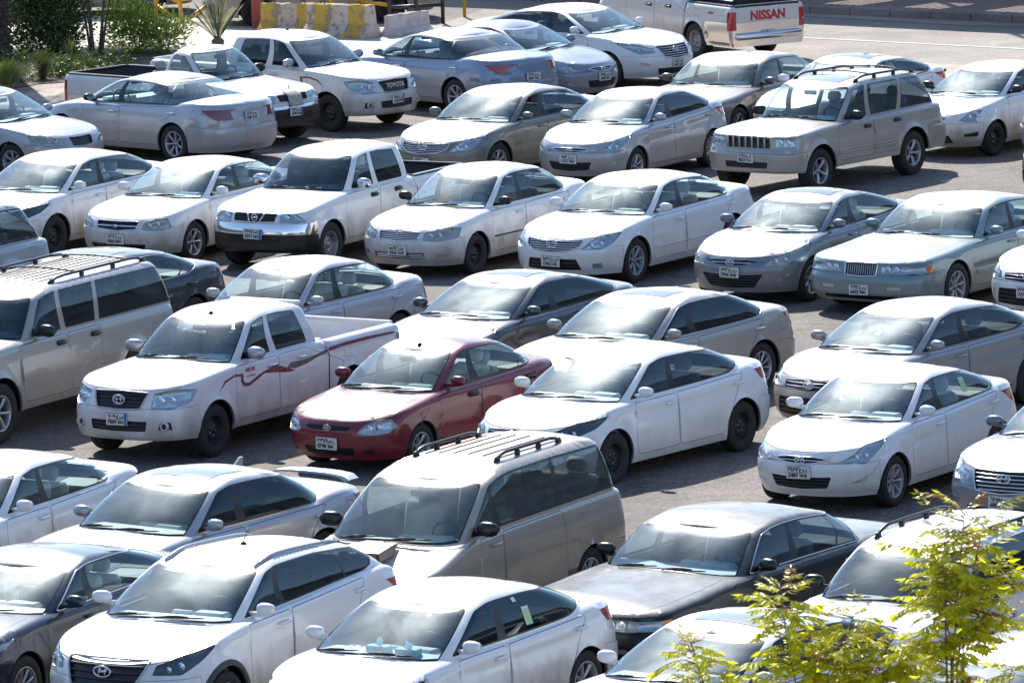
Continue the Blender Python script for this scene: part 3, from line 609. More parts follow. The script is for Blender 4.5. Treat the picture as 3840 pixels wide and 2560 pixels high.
def blob(name,mat,c,d,parent,n=2.4,seg=14,face=None,rot=0):
    V=[];F=[]
    rings=seg//2
    for i in range(rings+1):
        th=math.pi*i/rings
        for k in range(seg):
            ph=2*math.pi*k/seg; x,y,z=math.sin(th)*math.cos(ph),math.sin(th)*math.sin(ph),math.cos(th)
            q=(abs(x)**n+abs(y)**n+abs(z)**n)**(-1/n); V.append((x*q*d[0],y*q*d[1],z*q*d[2]))
    for i in range(rings):
        for k in range(seg): F.append((i*seg+k,(i+1)*seg+k,(i+1)*seg+(k+1)%seg,i*seg+(k+1)%seg))
    o=mesh_obj(name,V,F,mat,None,parent); bm=bmesh.new(); bm.from_mesh(o.data); bmesh.ops.remove_doubles(bm,verts=bm.verts[:],dist=1e-5); bmesh.ops.recalc_face_normals(bm,faces=bm.faces); bm.to_mesh(o.data); bm.free(); o.data.transform(Matrix.Translation(c)@Matrix.Rotation(rot,4,'Z')); return o
def emblem(kind,sz,parent,loc,mat=None,flip=False):
    m=MB(); E=lambda a,b,cy=0,cz=0,n=24:[(0,cy+a*math.cos(2*math.pi*i/n),cz+b*math.sin(2*math.pi*i/n)) for i in range(n)]
    r=sz*.11
    if kind=='tri': m.tube(E(sz,sz*.68),r,closed=True); m.tube(E(sz*.42,sz*.62),r*.8,closed=True); m.tube(E(sz*.92,sz*.26,0,sz*.34),r*.8,closed=True)
    elif kind=='slant':
        m.tube(E(sz*1.15,sz*.62),r*1.1,closed=True)
        for d in(-.42,.42): m.tube([(0,sz*(d-.14),-sz*.40),(0,sz*(d+.16),sz*.42)],r*1.3)
        m.tube([(0,-sz*.4,-sz*.08),(0,sz*.4,sz*.08)],r*1.3)
    elif kind=='ring': m.tube(E(sz*.8,sz*.8),r*1.4,closed=True); m.tube([(0,-sz,0),(0,sz,0)],r*1.6)
    elif kind=='oval': m.tube(E(sz*1.1,sz*.62),r,closed=True)
    elif kind=='bow':
        a=sz; P=[(-a,-.2*a),(-.35*a,-.2*a),(-.42*a,-.42*a),(.28*a,-.42*a),(.35*a,-.2*a),(a*.9,-.2*a),(a,.2*a),(.35*a,.2*a),(.42*a,.42*a),(-.28*a,.42*a),(-.35*a,.2*a),(-a*.9,.2*a)]
        m.prism(P,0,.012,plane='yz')
    o=m.build('emblem',mat or M_CHROME,parent,smooth=True,fix=True); o.location=loc
    if kind=='oval':
        t=link('lettering',text_mesh('KIA',sz*.75,.002,bold=.002),o,(0,0,0),(R(90),0,R(90))); t.data.materials.clear(); t.data.materials.append(M_CHROME)
    return o
TYPES_W={}
def tyre_mesh(Rr,w,rr):
    k=('t',Rr,w,rr)
    if k not in TYPES_W:
        m=MB(); h=w/2; sh=.02
        m.lathe([(-h*.85,rr-.004),(-h*.97,rr+.012),(-h,rr+(Rr-rr)*.5),(-h*.93,Rr-.022),(-h*.80,Rr-.006),(-h*.62,Rr),(-h*.60,Rr-.008),(-h*.5,Rr-.008),(-h*.48,Rr),(-.012,Rr+.001),(-.008,Rr-.008),(.008,Rr-.008),(.012,Rr+.001),(h*.48,Rr),(h*.5,Rr-.008),(h*.6,Rr-.008),(h*.62,Rr),(h*.80,Rr-.006),(h*.93,Rr-.022),(h,rr+(Rr-rr)*.5),(h*.97,rr+.012),(h*.85,rr-.004)],0,44)
        o=m.build('tyre',M_TYRE,None,True,fix=True); me=o.data; bpy.data.objects.remove(o); TYPES_W[k]=me
    return TYPES_W[k]
def rim_mesh(kind,rr,w):
    """outer face towards +y"""
    k=(kind,rr,w)
    if k in TYPES_W: return TYPES_W[k]
    m=MB(); h=w/2; mats=[M_ALLOY,M_BLK,M_CHROME]
    if kind in('steel','steels'):
        mats=[M_STEEL if kind=='steel' else M_STEELS,M_BLK,M_STEELS]
        m.lathe([(h*.80,rr-.004),(h*.88,rr),(h*.86,rr-.012),(h*.60,rr-.022),(h*.30,rr*.84),(h*.16,rr*.80),(h*.20,rr*.66),(h*.46,rr*.52),(h*.52,rr*.42),(h*.40,rr*.34),(h*.30,rr*.24),(h*.62,rr*.20),(h*.64,0)],0,36)
        for i in range(12):
            a=2*math.pi*i/12; c=(rr*.68*math.cos(a),h*.235,rr*.68*math.sin(a)); m.lathe([(0,rr*.075),(.006,rr*.07),(.006,0)],1,10,c=c)
        for i in range(5):
            a=2*math.pi*i/5; c=(rr*.30*math.cos(a),h*.33,rr*.30*math.sin(a)); m.lathe([(0,.011),(.022,.011),(.022,0)],2,8,c=c)
    else:
        n={'a5':5,'a6':6,'a7':7,'a10':10,'cap8':8,'cap7':7}[kind]
        if kind.startswith('cap'): mats=[M_HUBCAP,M_BLK,M_HUBCAP]
        m.lathe([(h*.80,rr-.004),(h*.92,rr),(h*.90,rr-.014),(h*.72,rr-.024),(h*.1,rr-.032),(-h*.6,rr-.035)],0,40)
        m.lathe([(h*.02,rr-.03),(0,0)],1,30)
        wdt={5:.27,6:.22,7:.20,8:.22,10:.10}[n]
        for i in range(n):
            a=2*math.pi*i/n; r0,r1=rr*.16,rr-.012
            P=[]
            for (r,ww,dy) in ((r0,wdt*.75,.50),(rr*.5,wdt*.62,.70),(r1,wdt*(.95 if n<10 else 1.1),.80)):
                P.append((r,ww*rr*.5,dy*h))
            V=[];F=[]
            for (r,hw,dy) in P:
                for sgn in(-1,1):
                    x=r*math.cos(a)-sgn*hw*math.sin(a); z=r*math.sin(a)+sgn*hw*math.cos(a)
                    V.append((x,dy,z))
            for (r,hw,dy) in P:
                for sgn in(-1,1):
                    x=r*math.cos(a)-sgn*hw*1.25*math.sin(a); z=r*math.sin(a)+sgn*hw*1.25*math.cos(a)
                    V.append((x,dy-.03,z))
            for j in(0,2): F+=[(j,j+1,j+3,j+2),(j,j+2,j+8,j+6),(j+1,j+7,j+9,j+3)]
            m.add(V,F,0)
        m.lathe([(h*.1,rr*.24),(h*.55,rr*.23),(h*.62,rr*.17),(h*.62,rr*.11),(h*.70,rr*.10),(h*.72,0)],0,24)
        for i in range(5):
            a=2*math.pi*i/5+.3; c=(rr*.185*math.cos(a),h*.6,rr*.185*math.sin(a)); m.lathe([(0,.009),(.012,.009),(.012,0)],1,8,c=c)
    o=m.build('rim',mats,None,True,fix=False); me=o.data
    bm=bmesh.new(); bm.from_mesh(me); bmesh.ops.recalc_face_normals(bm,faces=bm.faces); bm.to_mesh(me); bm.free()
    bpy.data.objects.remove(o); TYPES_W[k]=me; return me
def hub_mesh(rr):
    k=('h',rr)
    if k not in TYPES_W:
        m=MB(); m.lathe([(-.10,.0),(-.10,rr*.75),(-.06,rr*.78),(-.04,rr*.5),(0.0,.06),(0.0,0)],0,20); o=m.build('wheel',M_PLAST,None,True,fix=True); TYPES_W[k]=o.data; bpy.data.objects.remove(o)
    return TYPES_W[k]
SEATM={}
def seat_mesh(kind,wd=.5):
    k=(kind,wd)
    if k not in SEATM:
        m=MB(); m.box((0,0,.0),(.52,wd,.16),b=.05)
        m.box((0,0,0),(.15,wd,.62),b=.05,M=Matrix.Translation((-.30,0,.33))@Matrix.Rotation(R(-14),4,'Y'))
        for y in ([0] if wd<.8 else [-wd/2+.28,wd/2-.28]):
            m.box((0,0,0),(.10,.26,.17),b=.045,M=Matrix.Translation((-.40,y,.72))@Matrix.Rotation(R(-10),4,'Y'))
        o=m.build('seat',M_SEAT[kind],None,True); SEATM[k]=o.data; bpy.data.objects.remove(o)
    return SEATM[k]
def plate(parent,loc,txt,face=1,tilt=0.0):
    """txt=(arabic digits, arabic letters, latin digits, latin letters, blue?)"""
    m=MB(); w,h=.32,.158
    m.box((0,0,0),(.010,w,h),0,b=.004); blue=len(txt)>4 and txt[4]
    m.box((.0065,.155*0+w/2-.0225,0),(.003,.035,h-.012),2 if blue else 0)
    x=.0055
    for (c,d) in (((x,-.004,0),(.002,w-.05,.004)),((x,w/2-.042,0),(.002,.003,h-.012)),((x,.022,0),(.002,.0035,h-.012))): m.box(c,d,1)
    m.tube([(x-.003,-w/2+.003,-h/2+.003),(x-.003,w/2-.003,-h/2+.003),(x-.003,w/2-.003,h/2-.003),(x-.003,-w/2+.003,h/2-.003)],.0035,1,closed=True)
    if not blue:
        for i in range(4): m.box((x+.001,w/2-.022,.05-i*.026),(.002,.008,.014),1)
        m.lathe([(0,.009),(.002,.009),(.002,0)],1,10,axis='x',c=(x,w/2-.022,-.06))
    # mirror the layout so it reads left to right seen from outside (+x): viewer's left is -y... 
    o=m.build('number_plate',[M_PLATE,M_PTXT,M_PBLUE],parent); o.location=loc; o.rotation_euler=(R(random.uniform(-1.6,1.6)),tilt,0 if face>0 else math.pi)
    def tx(s,size,y,z):
        if not s: return
        me=text_mesh(s,size,.0015,bold=.0022); 
        if not me.materials: me.materials.append(M_PTXT)
        t=link('plate_lettering',me,o,(x+.002,y,z),(R(90),0,R(90)))
    tx(txt[0],.066,-.066,.036); tx(txt[1],.050,.068,.036); tx(txt[2],.066,-.066,-.036); tx(txt[3],.050,.068,-.036)
    return o
def arabic(s): return ''.join(chr(0x660+int(c)) if c.isdigit() else c for c in s)
def make_car(name,typ,label,cat,x,y,yaw,pmat,group=None,glassw=None,glasss=None,seat='g',wheel='steel',mirror='body',plt=None,rplt=None,handle='body',
             pillar='black',chrome=False,hs=None,steer=0,extras=(),parts_body=None,em=True,bmat=None,lowclad=None,z=0.0,rim_tint=None,feat=None,door='body',dash=None,handed=None):
    sp=SP[typ]; S=Shape(sp); fr=dict(FR[typ]); 
    if feat: fr.update(feat)
    L=S.L;W=sp['W']; hl=S.hl; E=empty(name,(x,y,z),R(yaw)); tag(E,label,cat,group)
    glassw=glassw or M_G; glasss=glasss or M_GT; dash=dash or (seat if seat!='k' else 'k')
    # ---------- lower shell
    A=S.E+W/2-.2; B=L-S.E-S.Er; C_=S.Er+W/2-.2
    def um(U): return U/A if U<A else (1+(U-A)/B if U<A+B else 2+(U-A-B)/C_)
    def mu(u): return u*A if u<1 else (A+(u-1)*B if u<=2 else A+B+(u-2)*C_)
    nf=16;nm=int(B/.09);ns=14
    ul=[i/nf for i in range(nf)]+[1+i/nm for i in range(nm)]+[2+i/ns for i in range(ns+1)]
    z0=S.z0; rf=S.rf
    vl=[0,.1,.2,.3,.4,.5,.6,.7,.8,.9,1.0]; fl=[rf*(1-math.sin(R(a))) for a in (18,36,54,70,82)]
    grid=[]
    for u in ul:
        zt=S.zs(u)
        for v in vl[1:]: grid.append((mu(u),lerp(z0,zt-rf,v)))
        for d in fl: grid.append((mu(u),zt-d))
    bound=[(mu(u),z0) for u in ul]+[(mu(u),S.zs(u)) for u in ul[::-1]]
    mm=lambda p:(mu(p[0]),p[1])
    loops=[]
    k0=lambda p:p[0]<1e-3
    bp=sp.get('bp') ; b_=bp[1] if bp else sp['dlo'][0][0]
    zbp=fr.get('bump',(None,.60))[1] if fr.get('bump') else .60+max(0,z0-.2)
    if typ in('jeep','suburban','van','tucson','wagon'): zbp=.70 if typ!='van' else .62
    # bumpers
    sa=sp['fo']-S.Ra*.98
    fb=[(0,z0-.05),(0,zbp)]+[(mu(u),zbp+ (.0 if u<.6 else (u-.6)*.06)) for u in (.2,.4,.6,.8)]+[mm((S.u_side(sa,zbp),zbp+.03)),mm((S.u_side(sa+.1,z0),z0-.05))]
    loops.append(('seam','bumper',fb,.004,0))
    UE=A+B+C_; sr=L-(sp['fo']+sp['wb'])-S.Ra*.98; zbr=zbp+.03
    rb=[(UE+.02,z0-.05),(UE+.02,zbr),mm((2.6,zbr)),mm((2.3,zbr)),mm((S.u_side(L-sr,zbr),zbr+.02)),mm((S.u_side(L-sr-.1,z0),z0-.05))]
    loops.append(('seam','rbumper',rb,.004,0))
    if fr.get('bump'):
        zz=fr['bump'][3]; loops.append(('bumper2','bumper2',[(0,z0-.05),(0,zz)]+[(mu(u),zz) for u in (.3,.6,.8)]+[mm((S.u_side(sa,zz),zz)),mm((S.u_side(sa+.1,z0),z0-.05))],0,0))
    # doors
    d0=sp.get('d0',sp['fo']+S.Ra+.10); zb=z0+.09; sax=sp['fo']+sp['wb']
    zt=lambda s:S.sh(s)-rf*.45
    def sd(pts): return [mm((S.u_side(s,zz),zz)) for s,zz in pts]
    doors=[]
    rear_end=sp['dlo'][0][0]-.12
    if bp:
        loops.append(('seam','fdoor',roundp(sd([(d0,zt(d0)),(d0-.02,.62),(d0+.03,zb),(b_-.004,zb),(b_-.004,zt(b_))]),.06),.006,0))
        if typ in('suburban','jeep','van'):
            re=sp['cp'][1]+ (0 if typ!='van' else .0)
            rp_=[(b_+.004,zt(b_)),(b_+.004,zb),(min(re,sax-S.Ra-.05),zb),(re,max(.75,zb)),(re,zt(re))]
        else:
            re=min(rear_end,sax+.12)
            rp_=[(b_+.004,zt(b_)),(b_+.004,zb),(sax-S.Ra-.06,zb),(sax-S.Ra*.85,sp['R']+S.Ra*.55),(sax-.12,sp['R']+S.Ra+.07),(re,zt(re))]
        loops.append(('seam','rdoor',roundp(sd(rp_),.06),.006,0))
    else:
        loops.append(('seam','fdoor',roundp(sd([(d0,zt(d0)),(d0-.02,.62),(d0+.03,zb),(b_+.05,zb),(b_+.05,zt(b_))]),.06),.006,0))
    if sp.get('bed'): loops.append(('seam','seam',sd([(sp['bed']-.012,z0-.02),(sp['bed']+.012,z0-.02),(sp['bed']+.012,1.3),(sp['bed']-.012,1.3)]),0,0))
    # fuel flap
    fs=sax+.42; fz=.86+(z0-.2)*.6
    if typ in('hilux','navara','nissan1'): fs=sp['bed']+.35
    if typ=='van': fs=3.55; fz=.98
    loops.append(('seam','body',roundp(sd([(fs,fz-.08),(fs+.15,fz-.08),(fs+.16,fz+.07),(fs+.01,fz+.07)]),.04),.004,0))
    if fr.get('clad') or lowclad:
        zc=fr.get('clad') or lowclad; loops.insert(0,('clad','clad',sd([(.2,z0-.05),(L-.2,z0-.05),(L-.2,zc),(.2,zc)]),0,0))
    st=fr.get('strip')
    zst=.52+(z0-.2)
    # bonnet leading seam
    hz=[(0,S.zs(0)-rf*.55)]+[(mu(u),S.zs(u)-rf*.55) for u in (.15,.3,.45,.6)]
    loops.append(('seam','seam',hz+[(a,b-.006) for a,b in hz[::-1]],0,0))
    # front features
    def cl(p,m=.018): return (p[0],min(p[1],S.zs(p[0])-m))
    def fp_(pts,r=.02): return [(a,min(b,S.zs(um(min(a,UE)))-.016)) for a,b in dens(roundp([mm(cl(fpt(S,p))) for p in pts],r,k0),.03)]
    if fr.get('gr'): loops.append(('gring','grille',fp_(fr['gr']),.012,.03))
    if fr.get('lo'): loops.append(('lowring','lower_grille',fp_(fr['lo']),.012,.035))
    if fr.get('fog'): loops.append(('fogr','fog',fp_(fr['fog'],.015),.008,.02))
    if fr.get('amber'): loops.append(('amber','amber',fp_(fr['amber'],.01),0,0))
    if fr.get('hl'): loops.append(('headlight','headlight',fp_(fr['hl'],.018),.012,.035))
    if fr.get('tl'): 
        tlp=[(a,min(b,S.zs(um(a))-.03)) for a,b in dens(roundp([mm(rpt(S,p)) for p in fr['tl']],.02),.03)]; loops.append(('seam','taillight',tlp,.004,-.004))
    # trunk/tailgate lower seam
    for xa,nm_ in ((S.xfa,0),(S.xra,1)):
        n=30; s_=hl-xa; pts=[]
        for i in range(n+1):
            a=math.pi*(-.12)+math.pi*1.24*i/n; zz=sp['R']+S.Ra*math.sin(a); ss=s_-S.Ra*math.cos(a); pts.append((ss,zz))
        pts=[(pts[0][0],z0-.1)]+pts+[(pts[-1][0],z0-.1)]
        if fr.get('archclad'): 
            q=[(s_+(p[0]-s_)*(S.Ra+.06)/S.Ra, p[1] if p[1]<z0 else sp['R']+(p[1]-sp['R'])*(S.Ra+.06)/S.Ra) for p in pts]
            loops.append(('clad','clad',sd(q),0,0))
        loops.append(('hole','hole',sd(pts),0,0))
    P=Patch(bound,grid,loops)
    uv=lambda U,zz:(um(U),min(zz,S.zs(um(U))))
    P.positions(S.low,uv)
    bm_=pmat
    bump=fr.get('bump'); bmat=bmat or (SLM[bump[0]] if bump else pmat); b2=SLM[bump[2]] if bump else pmat
    mo={'body':pmat,'seam':M_SEAM,'clad':M_PLAST if not parts_body else parts_body,'gring':M_BLK if fr.get('gf')!='body' else pmat,'lowring':M_BLK,'fogr':pmat,'bumper':bmat,'rbumper':pmat if not bump else bmat,'bumper2':b2,'amber':M_AMBER,'fog':M_LAMP if fr.get('fogl')==1 else M_BLK,
        'grille':M_BLK,'lower_grille':M_BLK,'headlight':M_LAMP,'taillight':M_RED if not fr.get('smoke') else M_REDD,'fdoor':pmat,'rdoor':pmat}
    V,F,TG,_n=P.extract(['body','seam','clad'],(1,-1))
    mats=[pmat,M_SEAM,mo['clad'],M_LINER,M_PLAST]; mi=[{'body':0,'seam':1,'clad':2}[t] for t in TG]
    # arch lips and wells
    def addq(a,b,m_): 
        o=len(V); V.extend(a); V.extend(b); n=len(a)
        for i in range(n-1): F.append((o+i,o+i+1,o+n+i+1,o+n+i)); mi.append(m_)
    for xa in (S.xfa,S.xra):
        for sg in (1,-1):
            ring=[]
            for i in range(25):
                a=math.pi*(-.10)+math.pi*1.2*i/24; zz=max(sp['R']+S.Ra*math.sin(a),z0); ss=(hl-xa)-S.Ra*math.cos(a)
                p=S.low(S.u_side(ss,zz),zz); ring.append(p)
            ex=lambda d,k=1.0:[(p[0]*1,(p[1]-d)*sg,p[2]) for p in ring]
            addq(ex(0),ex(.035),0); addq(ex(.035),[(xa+(p[0]-xa)*1.06,(p[1]-.035)*sg,sp['R']+(p[2]-sp['R'])*1.06) for p in ring],3)
            q=[(xa+(p[0]-xa)*1.06,sg*(p[1]-.035),sp['R']+(p[2]-sp['R'])*1.06) for p in ring]; q2=[(a[0],sg*(W/2-.36),a[2]) for a in q]; addq(q,q2,3)
            o=len(V); V.append((xa,sg*(W/2-.36),sp['R'])); V.extend(q2); 
            for i in range(len(q2)-1): F.append((o,o+1+i,o+2+i)); mi.append(3)
    # top deck: bonnet, cowl and boot lid
    bed=sp.get('bed'); xcow=hl-S.ws[0]-.02; xdk=-hl+(L-S.rw[1])+.0
    ql=[0,.05,.10,.112,.2,.35,.5,.65,.8,.9,1.0]
    nodes={}; cap={'body':([],[],[]),'bonnet':([],[],[]),'boot':([],[],[])}
    ed=[S.low(u,S.zs(u)) for u in ul]
    def capp(i,q):
        xe,ye,ze=ed[i]; yy=ye*(1-q); return (xe,yy,ze+S.capz(xe,yy)-S.capz(xe,ye))
    def gins(xx,yy):
        xf,xr,hw,Ef,Er=S.gframe(0); 
        if xx>xf-.10 or xx<xr+.10 or abs(yy)>hw-.05: return False
        for (xc,e,n_) in ((xf,Ef,S.gnf),):
            if xx>xc-e: return ((xx-(xc-e))/(e-.06))**n_+(abs(yy)/(hw-.05))**n_<1
        if xx<xr+Er: return (((xr+Er)-xx)/(Er-.06))**S.gnr+(abs(yy)/(hw-.05))**S.gnr<1
        return True
    for sg in(1,-1):
        for i in range(len(ul)-1):
            for j in range(len(ql)-1):
                a,b,c,d=capp(i,ql[j]),capp(i+1,ql[j]),capp(i+1,ql[j+1]),capp(i,ql[j+1]); cx=(a[0]+c[0])/2; cy=(a[1]+c[1])/2
                if gins(cx,cy): continue
                if bed and hl-cx>bed-.02: 
                    continue
                tg_='body'; seam=(ql[j]==.10)
                if cx>xcow: tg_='bonnet' if ql[j]>=.112 else 'body'
                elif cx<xdk: tg_='boot' if ql[j]>=.112 else 'body'
                elif seam: seam=False
                if typ in('van','jeep','suburban','tucson','wagon') and cx<xdk: seam=False
                Vc,Fc,Mc=cap[tg_] if tg_!='body' else (V,F,mi)
                o=len(Vc); pts=[a,b,c,d]
                if seam: pts=[(p[0],p[1],p[2]-(.0)) for p in pts]
                Vc+= [(p[0],p[1]*sg,p[2]) for p in pts]; Fc.append((o,o+1,o+2,o+3) if sg>0 else (o+3,o+2,o+1,o)); Mc.append(1 if seam else 0)
    # pickup bed
    if bed:
        xb0=hl-bed-.03; xb1=-hl+.07; zr=S.sh(bed+.5); hwb=W/2+S.wp(zr)-rf-.045
        bedmat=pmat
        for sg in(1,-1):
            e=[(p[0],p[1]*sg,p[2]) for p,u in zip(ed,ul) if p[0]<xb0+.06 and p[0]>-hl+.03 and u<2.9]
            e2=[(p[0],hwb*sg,p[2]+.003) for p in e]; addq(e if sg>0 else e2,e2 if sg>0 else e,0)
        o=len(V); 
        for (xx,yy,zz) in ((xb0,hwb,zr),(xb0,-hwb,zr),(xb1,-hwb,zr),(xb1,hwb,zr)): V.append((xx,yy,zz))
        for (xx,yy,zz) in ((xb0,hwb,.66),(xb0,-hwb,.66),(xb1,-hwb,.66),(xb1,hwb,.66)): V.append((xx,yy,zz))
        for f_ in ((o,o+1,o+5,o+4),(o+1,o+2,o+6,o+5),(o+2,o+3,o+7,o+6),(o+3,o,o+4,o+7),(o+4,o+5,o+6,o+7)): F.append(f_[::-1]); mi.append(5)
        mats.append(sp.get('bedm') or (M_BEDD if (typ!='hilux') else pmat))
        mb=MB(); mb.box(((-hl+.045),0,zr+.0),(.07,hwb*2+.02,.05),b=.012); mb.build('tailgate_rail',M_BLK if typ in('nissan1','navara') else pmat,E); mb=MB(); mb.box((xb0+.02,0,zr+.012),(.06,hwb*2+.02,.03),b=.01); mb.build('bed_front_rail',M_BLK if typ in('nissan1','navara') else pmat,E)
        if typ in('nissan1','navara'):
            mb=MB(); 
            for sg in(1,-1): mb.box(((xb0+xb1)/2,sg*(hwb+.03),zr+.012),(xb0-xb1,.085,.022),b=.008)
            mb.build('bed_rail',M_BLK,E)
    # underside
    o=len(V); ue=.56
    for (xx,yy) in ((hl-.25,ue),(hl-.25,-ue),(-hl+.25,-ue),(-hl+.25,ue)): V.append((xx,yy,z0+.03))
    F.append((o,o+1,o+2,o+3)); mi.append(4)
    o=len(V); x0,x1=S.xfa-S.Ra,S.xra+S.Ra
    for (xx,yy) in ((x0,W/2-.05),(x0,-W/2+.05),(x1,-W/2+.05),(x1,W/2-.05)): V.append((xx,yy,z0+.025))
    F.append((o,o+1,o+2,o+3)); mi.append(4)
    body=mesh_obj('body',V,F,mats,mi,E)
    bm=bmesh.new(); bm.from_mesh(body.data); bmesh.ops.remove_doubles(bm,verts=bm.verts[:],dist=.0008); bm.to_mesh(body.data); bm.free()
    for nm_,key in (('bonnet','bonnet'),('boot_lid' if not bed else 'cowl','boot')):
        Vc,Fc,Mc=cap[key]
        if Fc:
            o=mesh_obj(nm_,Vc,Fc,[pmat,M_SEAM],Mc,E); bm=bmesh.new(); bm.from_mesh(o.data); bmesh.ops.remove_doubles(bm,verts=bm.verts[:],dist=.0008); bm.to_mesh(o.data); bm.free()
            if nm_=='bonnet': bonnet=o
            else: boot=o
    ex=P.extract(['bumper','bumper2','fogr'],(1,-1)); fbump=part('front_bumper',ex,mo,E,True)
    ex=P.extract(['rbumper'],(1,-1)); rbump=part('rear_bumper',ex,mo,E,True)
    for sg in(1,-1):
        for tg_,nm_ in (('fdoor','front_door'),('rdoor','rear_door')):
            ex=P.extract([tg_],(sg,))
            if not ex: continue
            dr_=part(nm_,ex,mo,E)
            if tg_=='fdoor': hs_=b_-.13 if bp else b_-.05
            else: hs_=re-.10 if typ not in('suburban','jeep','van') else re-.12
            if tg_=='rdoor' and typ=='van': continue
            hz_=S.sh(hs_)-.13
            p=S.low(S.u_side(hs_-.05,hz_),hz_); hm={'body':pmat,'chrome':M_CHROME,'black':M_BLK}[handle]
            m=MB(); m.box((0,.026*sg,0),(.20,.026,.032),b=.011); m.box((.08,.010*sg,0),(.035,.036,.028),b=.006); m.box((-.08,.010*sg,0),(.035,.036,.028),b=.006)
            if handle=='black': m.box((0,.004*sg,0),(.19,.012,.07),b=.004)
            h=m.build('handle',hm,dr_,True,fix=True); h.data.transform(Matrix.Translation((p[0],p[1]*sg,p[2])))
        if fr.get('hl'):
            ex=P.extract(['headlight'],(sg,)); hm={'clear':M_LAMP,'mid':M_LAMP,'dark':M_LAMPD,'cloudy':M_LAMP}[hs or fr['hs']]
            hd=part('headlight',ex,hm,E); hd.data.shade_smooth()
            ex0=P.extract(['headlight'],(sg,),P.P0); part('lens',ex0,M_LENSY if (hs or fr['hs'])=='cloudy' else M_LENS,hd)
            for (yy,zz,rr_) in fr['bulbs']:
                m=MB(); u=S.u_front(yy,zz); p=S.low(u,zz); 
                m.lathe([(.0,rr_*.35),(-.012,rr_*.5),(0,rr_),(-.006,rr_*1.04)],0,16,axis='x',c=(p[0]-.022,p[1]*sg,p[2])); m.lathe([(.006,0),(0,rr_*.34),(-.02,rr_*.36)],0,10,axis='x',c=(p[0]-.015,p[1]*sg,p[2]))
                m.build('reflector',M_BULB,hd,True,fix=True)
            ex=P.extract(['amber'],(sg,))
            if ex: part('indicator',ex,M_AMBER,hd)
        if fr.get('tl'):
            ex=P.extract(['taillight'],(sg,)); 
            if ex: tl_=part('taillight',ex,mo,E)
        if fr.get('fog'):
            ex=P.extract(['fog'],(sg,))
            if ex:
                fg=part('fog_lamp',ex,mo,E)
                if fr.get('fogl')==2:
                    p=S.low(S.u_front(.63,.485),.485); m=MB(); m.lathe([(-.02,.058),(.018,.055),(.018,.040),(-.0,.036)],0,20,axis='x',c=(p[0]+.006,p[1]*sg,p[2])); m.build('bezel',pmat,fg,True,fix=True)
    def slat(name,half,spec,parent,off=.0,r=.007):
        if not spec: return
        kind,n,mt=spec; m=MB(); full=[(p[0],p[1]) for p in half]; zs_=[p[1] for p in full]; zmin,zmax=min(zs_),max(zs_); ymax=max(p[0] for p in full)
        poly=np.array([(-p[0],p[1]) for p in full[::-1] if p[0]>0]+[p for p in full])
        def on(yy,zz,o): p=S.low(S.u_front(abs(yy),zz),zz); return (p[0]+o,math.copysign(p[1],yy),p[2])
        if kind=='h':
            for i in range(n):
                zz=lerp(zmin,zmax,(i+1)/(n+1)); ys=[yy for yy in np.linspace(-ymax,ymax,41) if inside(np.array([(yy,zz)]),[tuple(q) for q in poly])[0]]
                if len(ys)>2: m.tube([on(yy,zz,-.010+off) for yy in ys],r*(1.8 if mt=='C' else 1.15 if mt!='p' else 1.4))
        elif kind=='v':
            for i in range(n):
                yy=lerp(-ymax,ymax,(i+.5)/n); zz=[q for q in np.linspace(zmin,zmax,12) if inside(np.array([(yy,q)]),[tuple(q2) for q2 in poly])[0]]
                if len(zz)>2: m.tube([on(yy,q,-.008) for q in zz],r*.8)
        elif kind=='slots':
            for i in range(n+1):
                yy=lerp(-ymax+.01,ymax-.01,i/n); m.box((0,0,0),(.03,.034 if 0<i<n else .05,zmax-zmin),b=.008,M=Matrix.Translation(on(yy,(zmin+zmax)/2,-.012)))
            for zz in (zmin+.01,zmax-.01): m.tube([on(yy,zz,-.008) for yy in np.linspace(-ymax,ymax,15)],.014)
        mt_=pmat if mt=='body' else SLM[mt]
        if m.v: m.build(name,mt_,parent,True)
    if fr.get('gr'):
        ex=P.extract(['grille','gring'],(1,-1)); g=part('grille',ex,mo,E,True)
        slat('grille_bars',fr['gr'],fr.get('gs'),g)
        if fr.get('gf'):
            m=MB(); half=[p for p in dens(roundp([mm(fpt(S,p)) for p in fr['gr']],.02,k0),.03)]
            pts=[S.low(um(a),b) for a,b in half if True]; 
            order=[p for p in pts if p[1]>.004]; full=[(p[0],p[1],p[2]) for p in order]+[(p[0],-p[1],p[2]) for p in order[::-1]]
            mt_=pmat if fr['gf']=='body' else SLM[fr['gf']]
            m.tube([(p[0]+.002,p[1],p[2]) for p in full],.012 if fr['gf'] in('s',) else .009,closed=True,n=6); m.build('grille_frame',mt_,g,True)
        if fr.get('em') and em: 
            k_,zz,szz=fr['em']; p=S.low(0,zz); emblem(k_,szz,g,(p[0]+.012,0,zz))
        if typ=='navara':
            m=MB(); z_0,z_1=.765,.885
            for sg in(1,-1):
                a=S.low(S.u_front(.10,z_0),z_0); b=S.low(S.u_front(.16,z_1),z_1); m.tube([(a[0]+.004,sg*.09,z_0),(b[0]+.004,sg*.15,z_1)],.014)
            m.build('grille_bars',M_CHROME,g,True)
    if fr.get('lo'):
        ex=P.extract(['lower_grille','lowring'],(1,-1)); g2=part('lower_grille',ex,mo,fbump,True)
        if fr.get('los'): slat('grille_bars',fr['lo'],('h',fr['los'],'p' if typ!='cor03' else 'c'),g2)
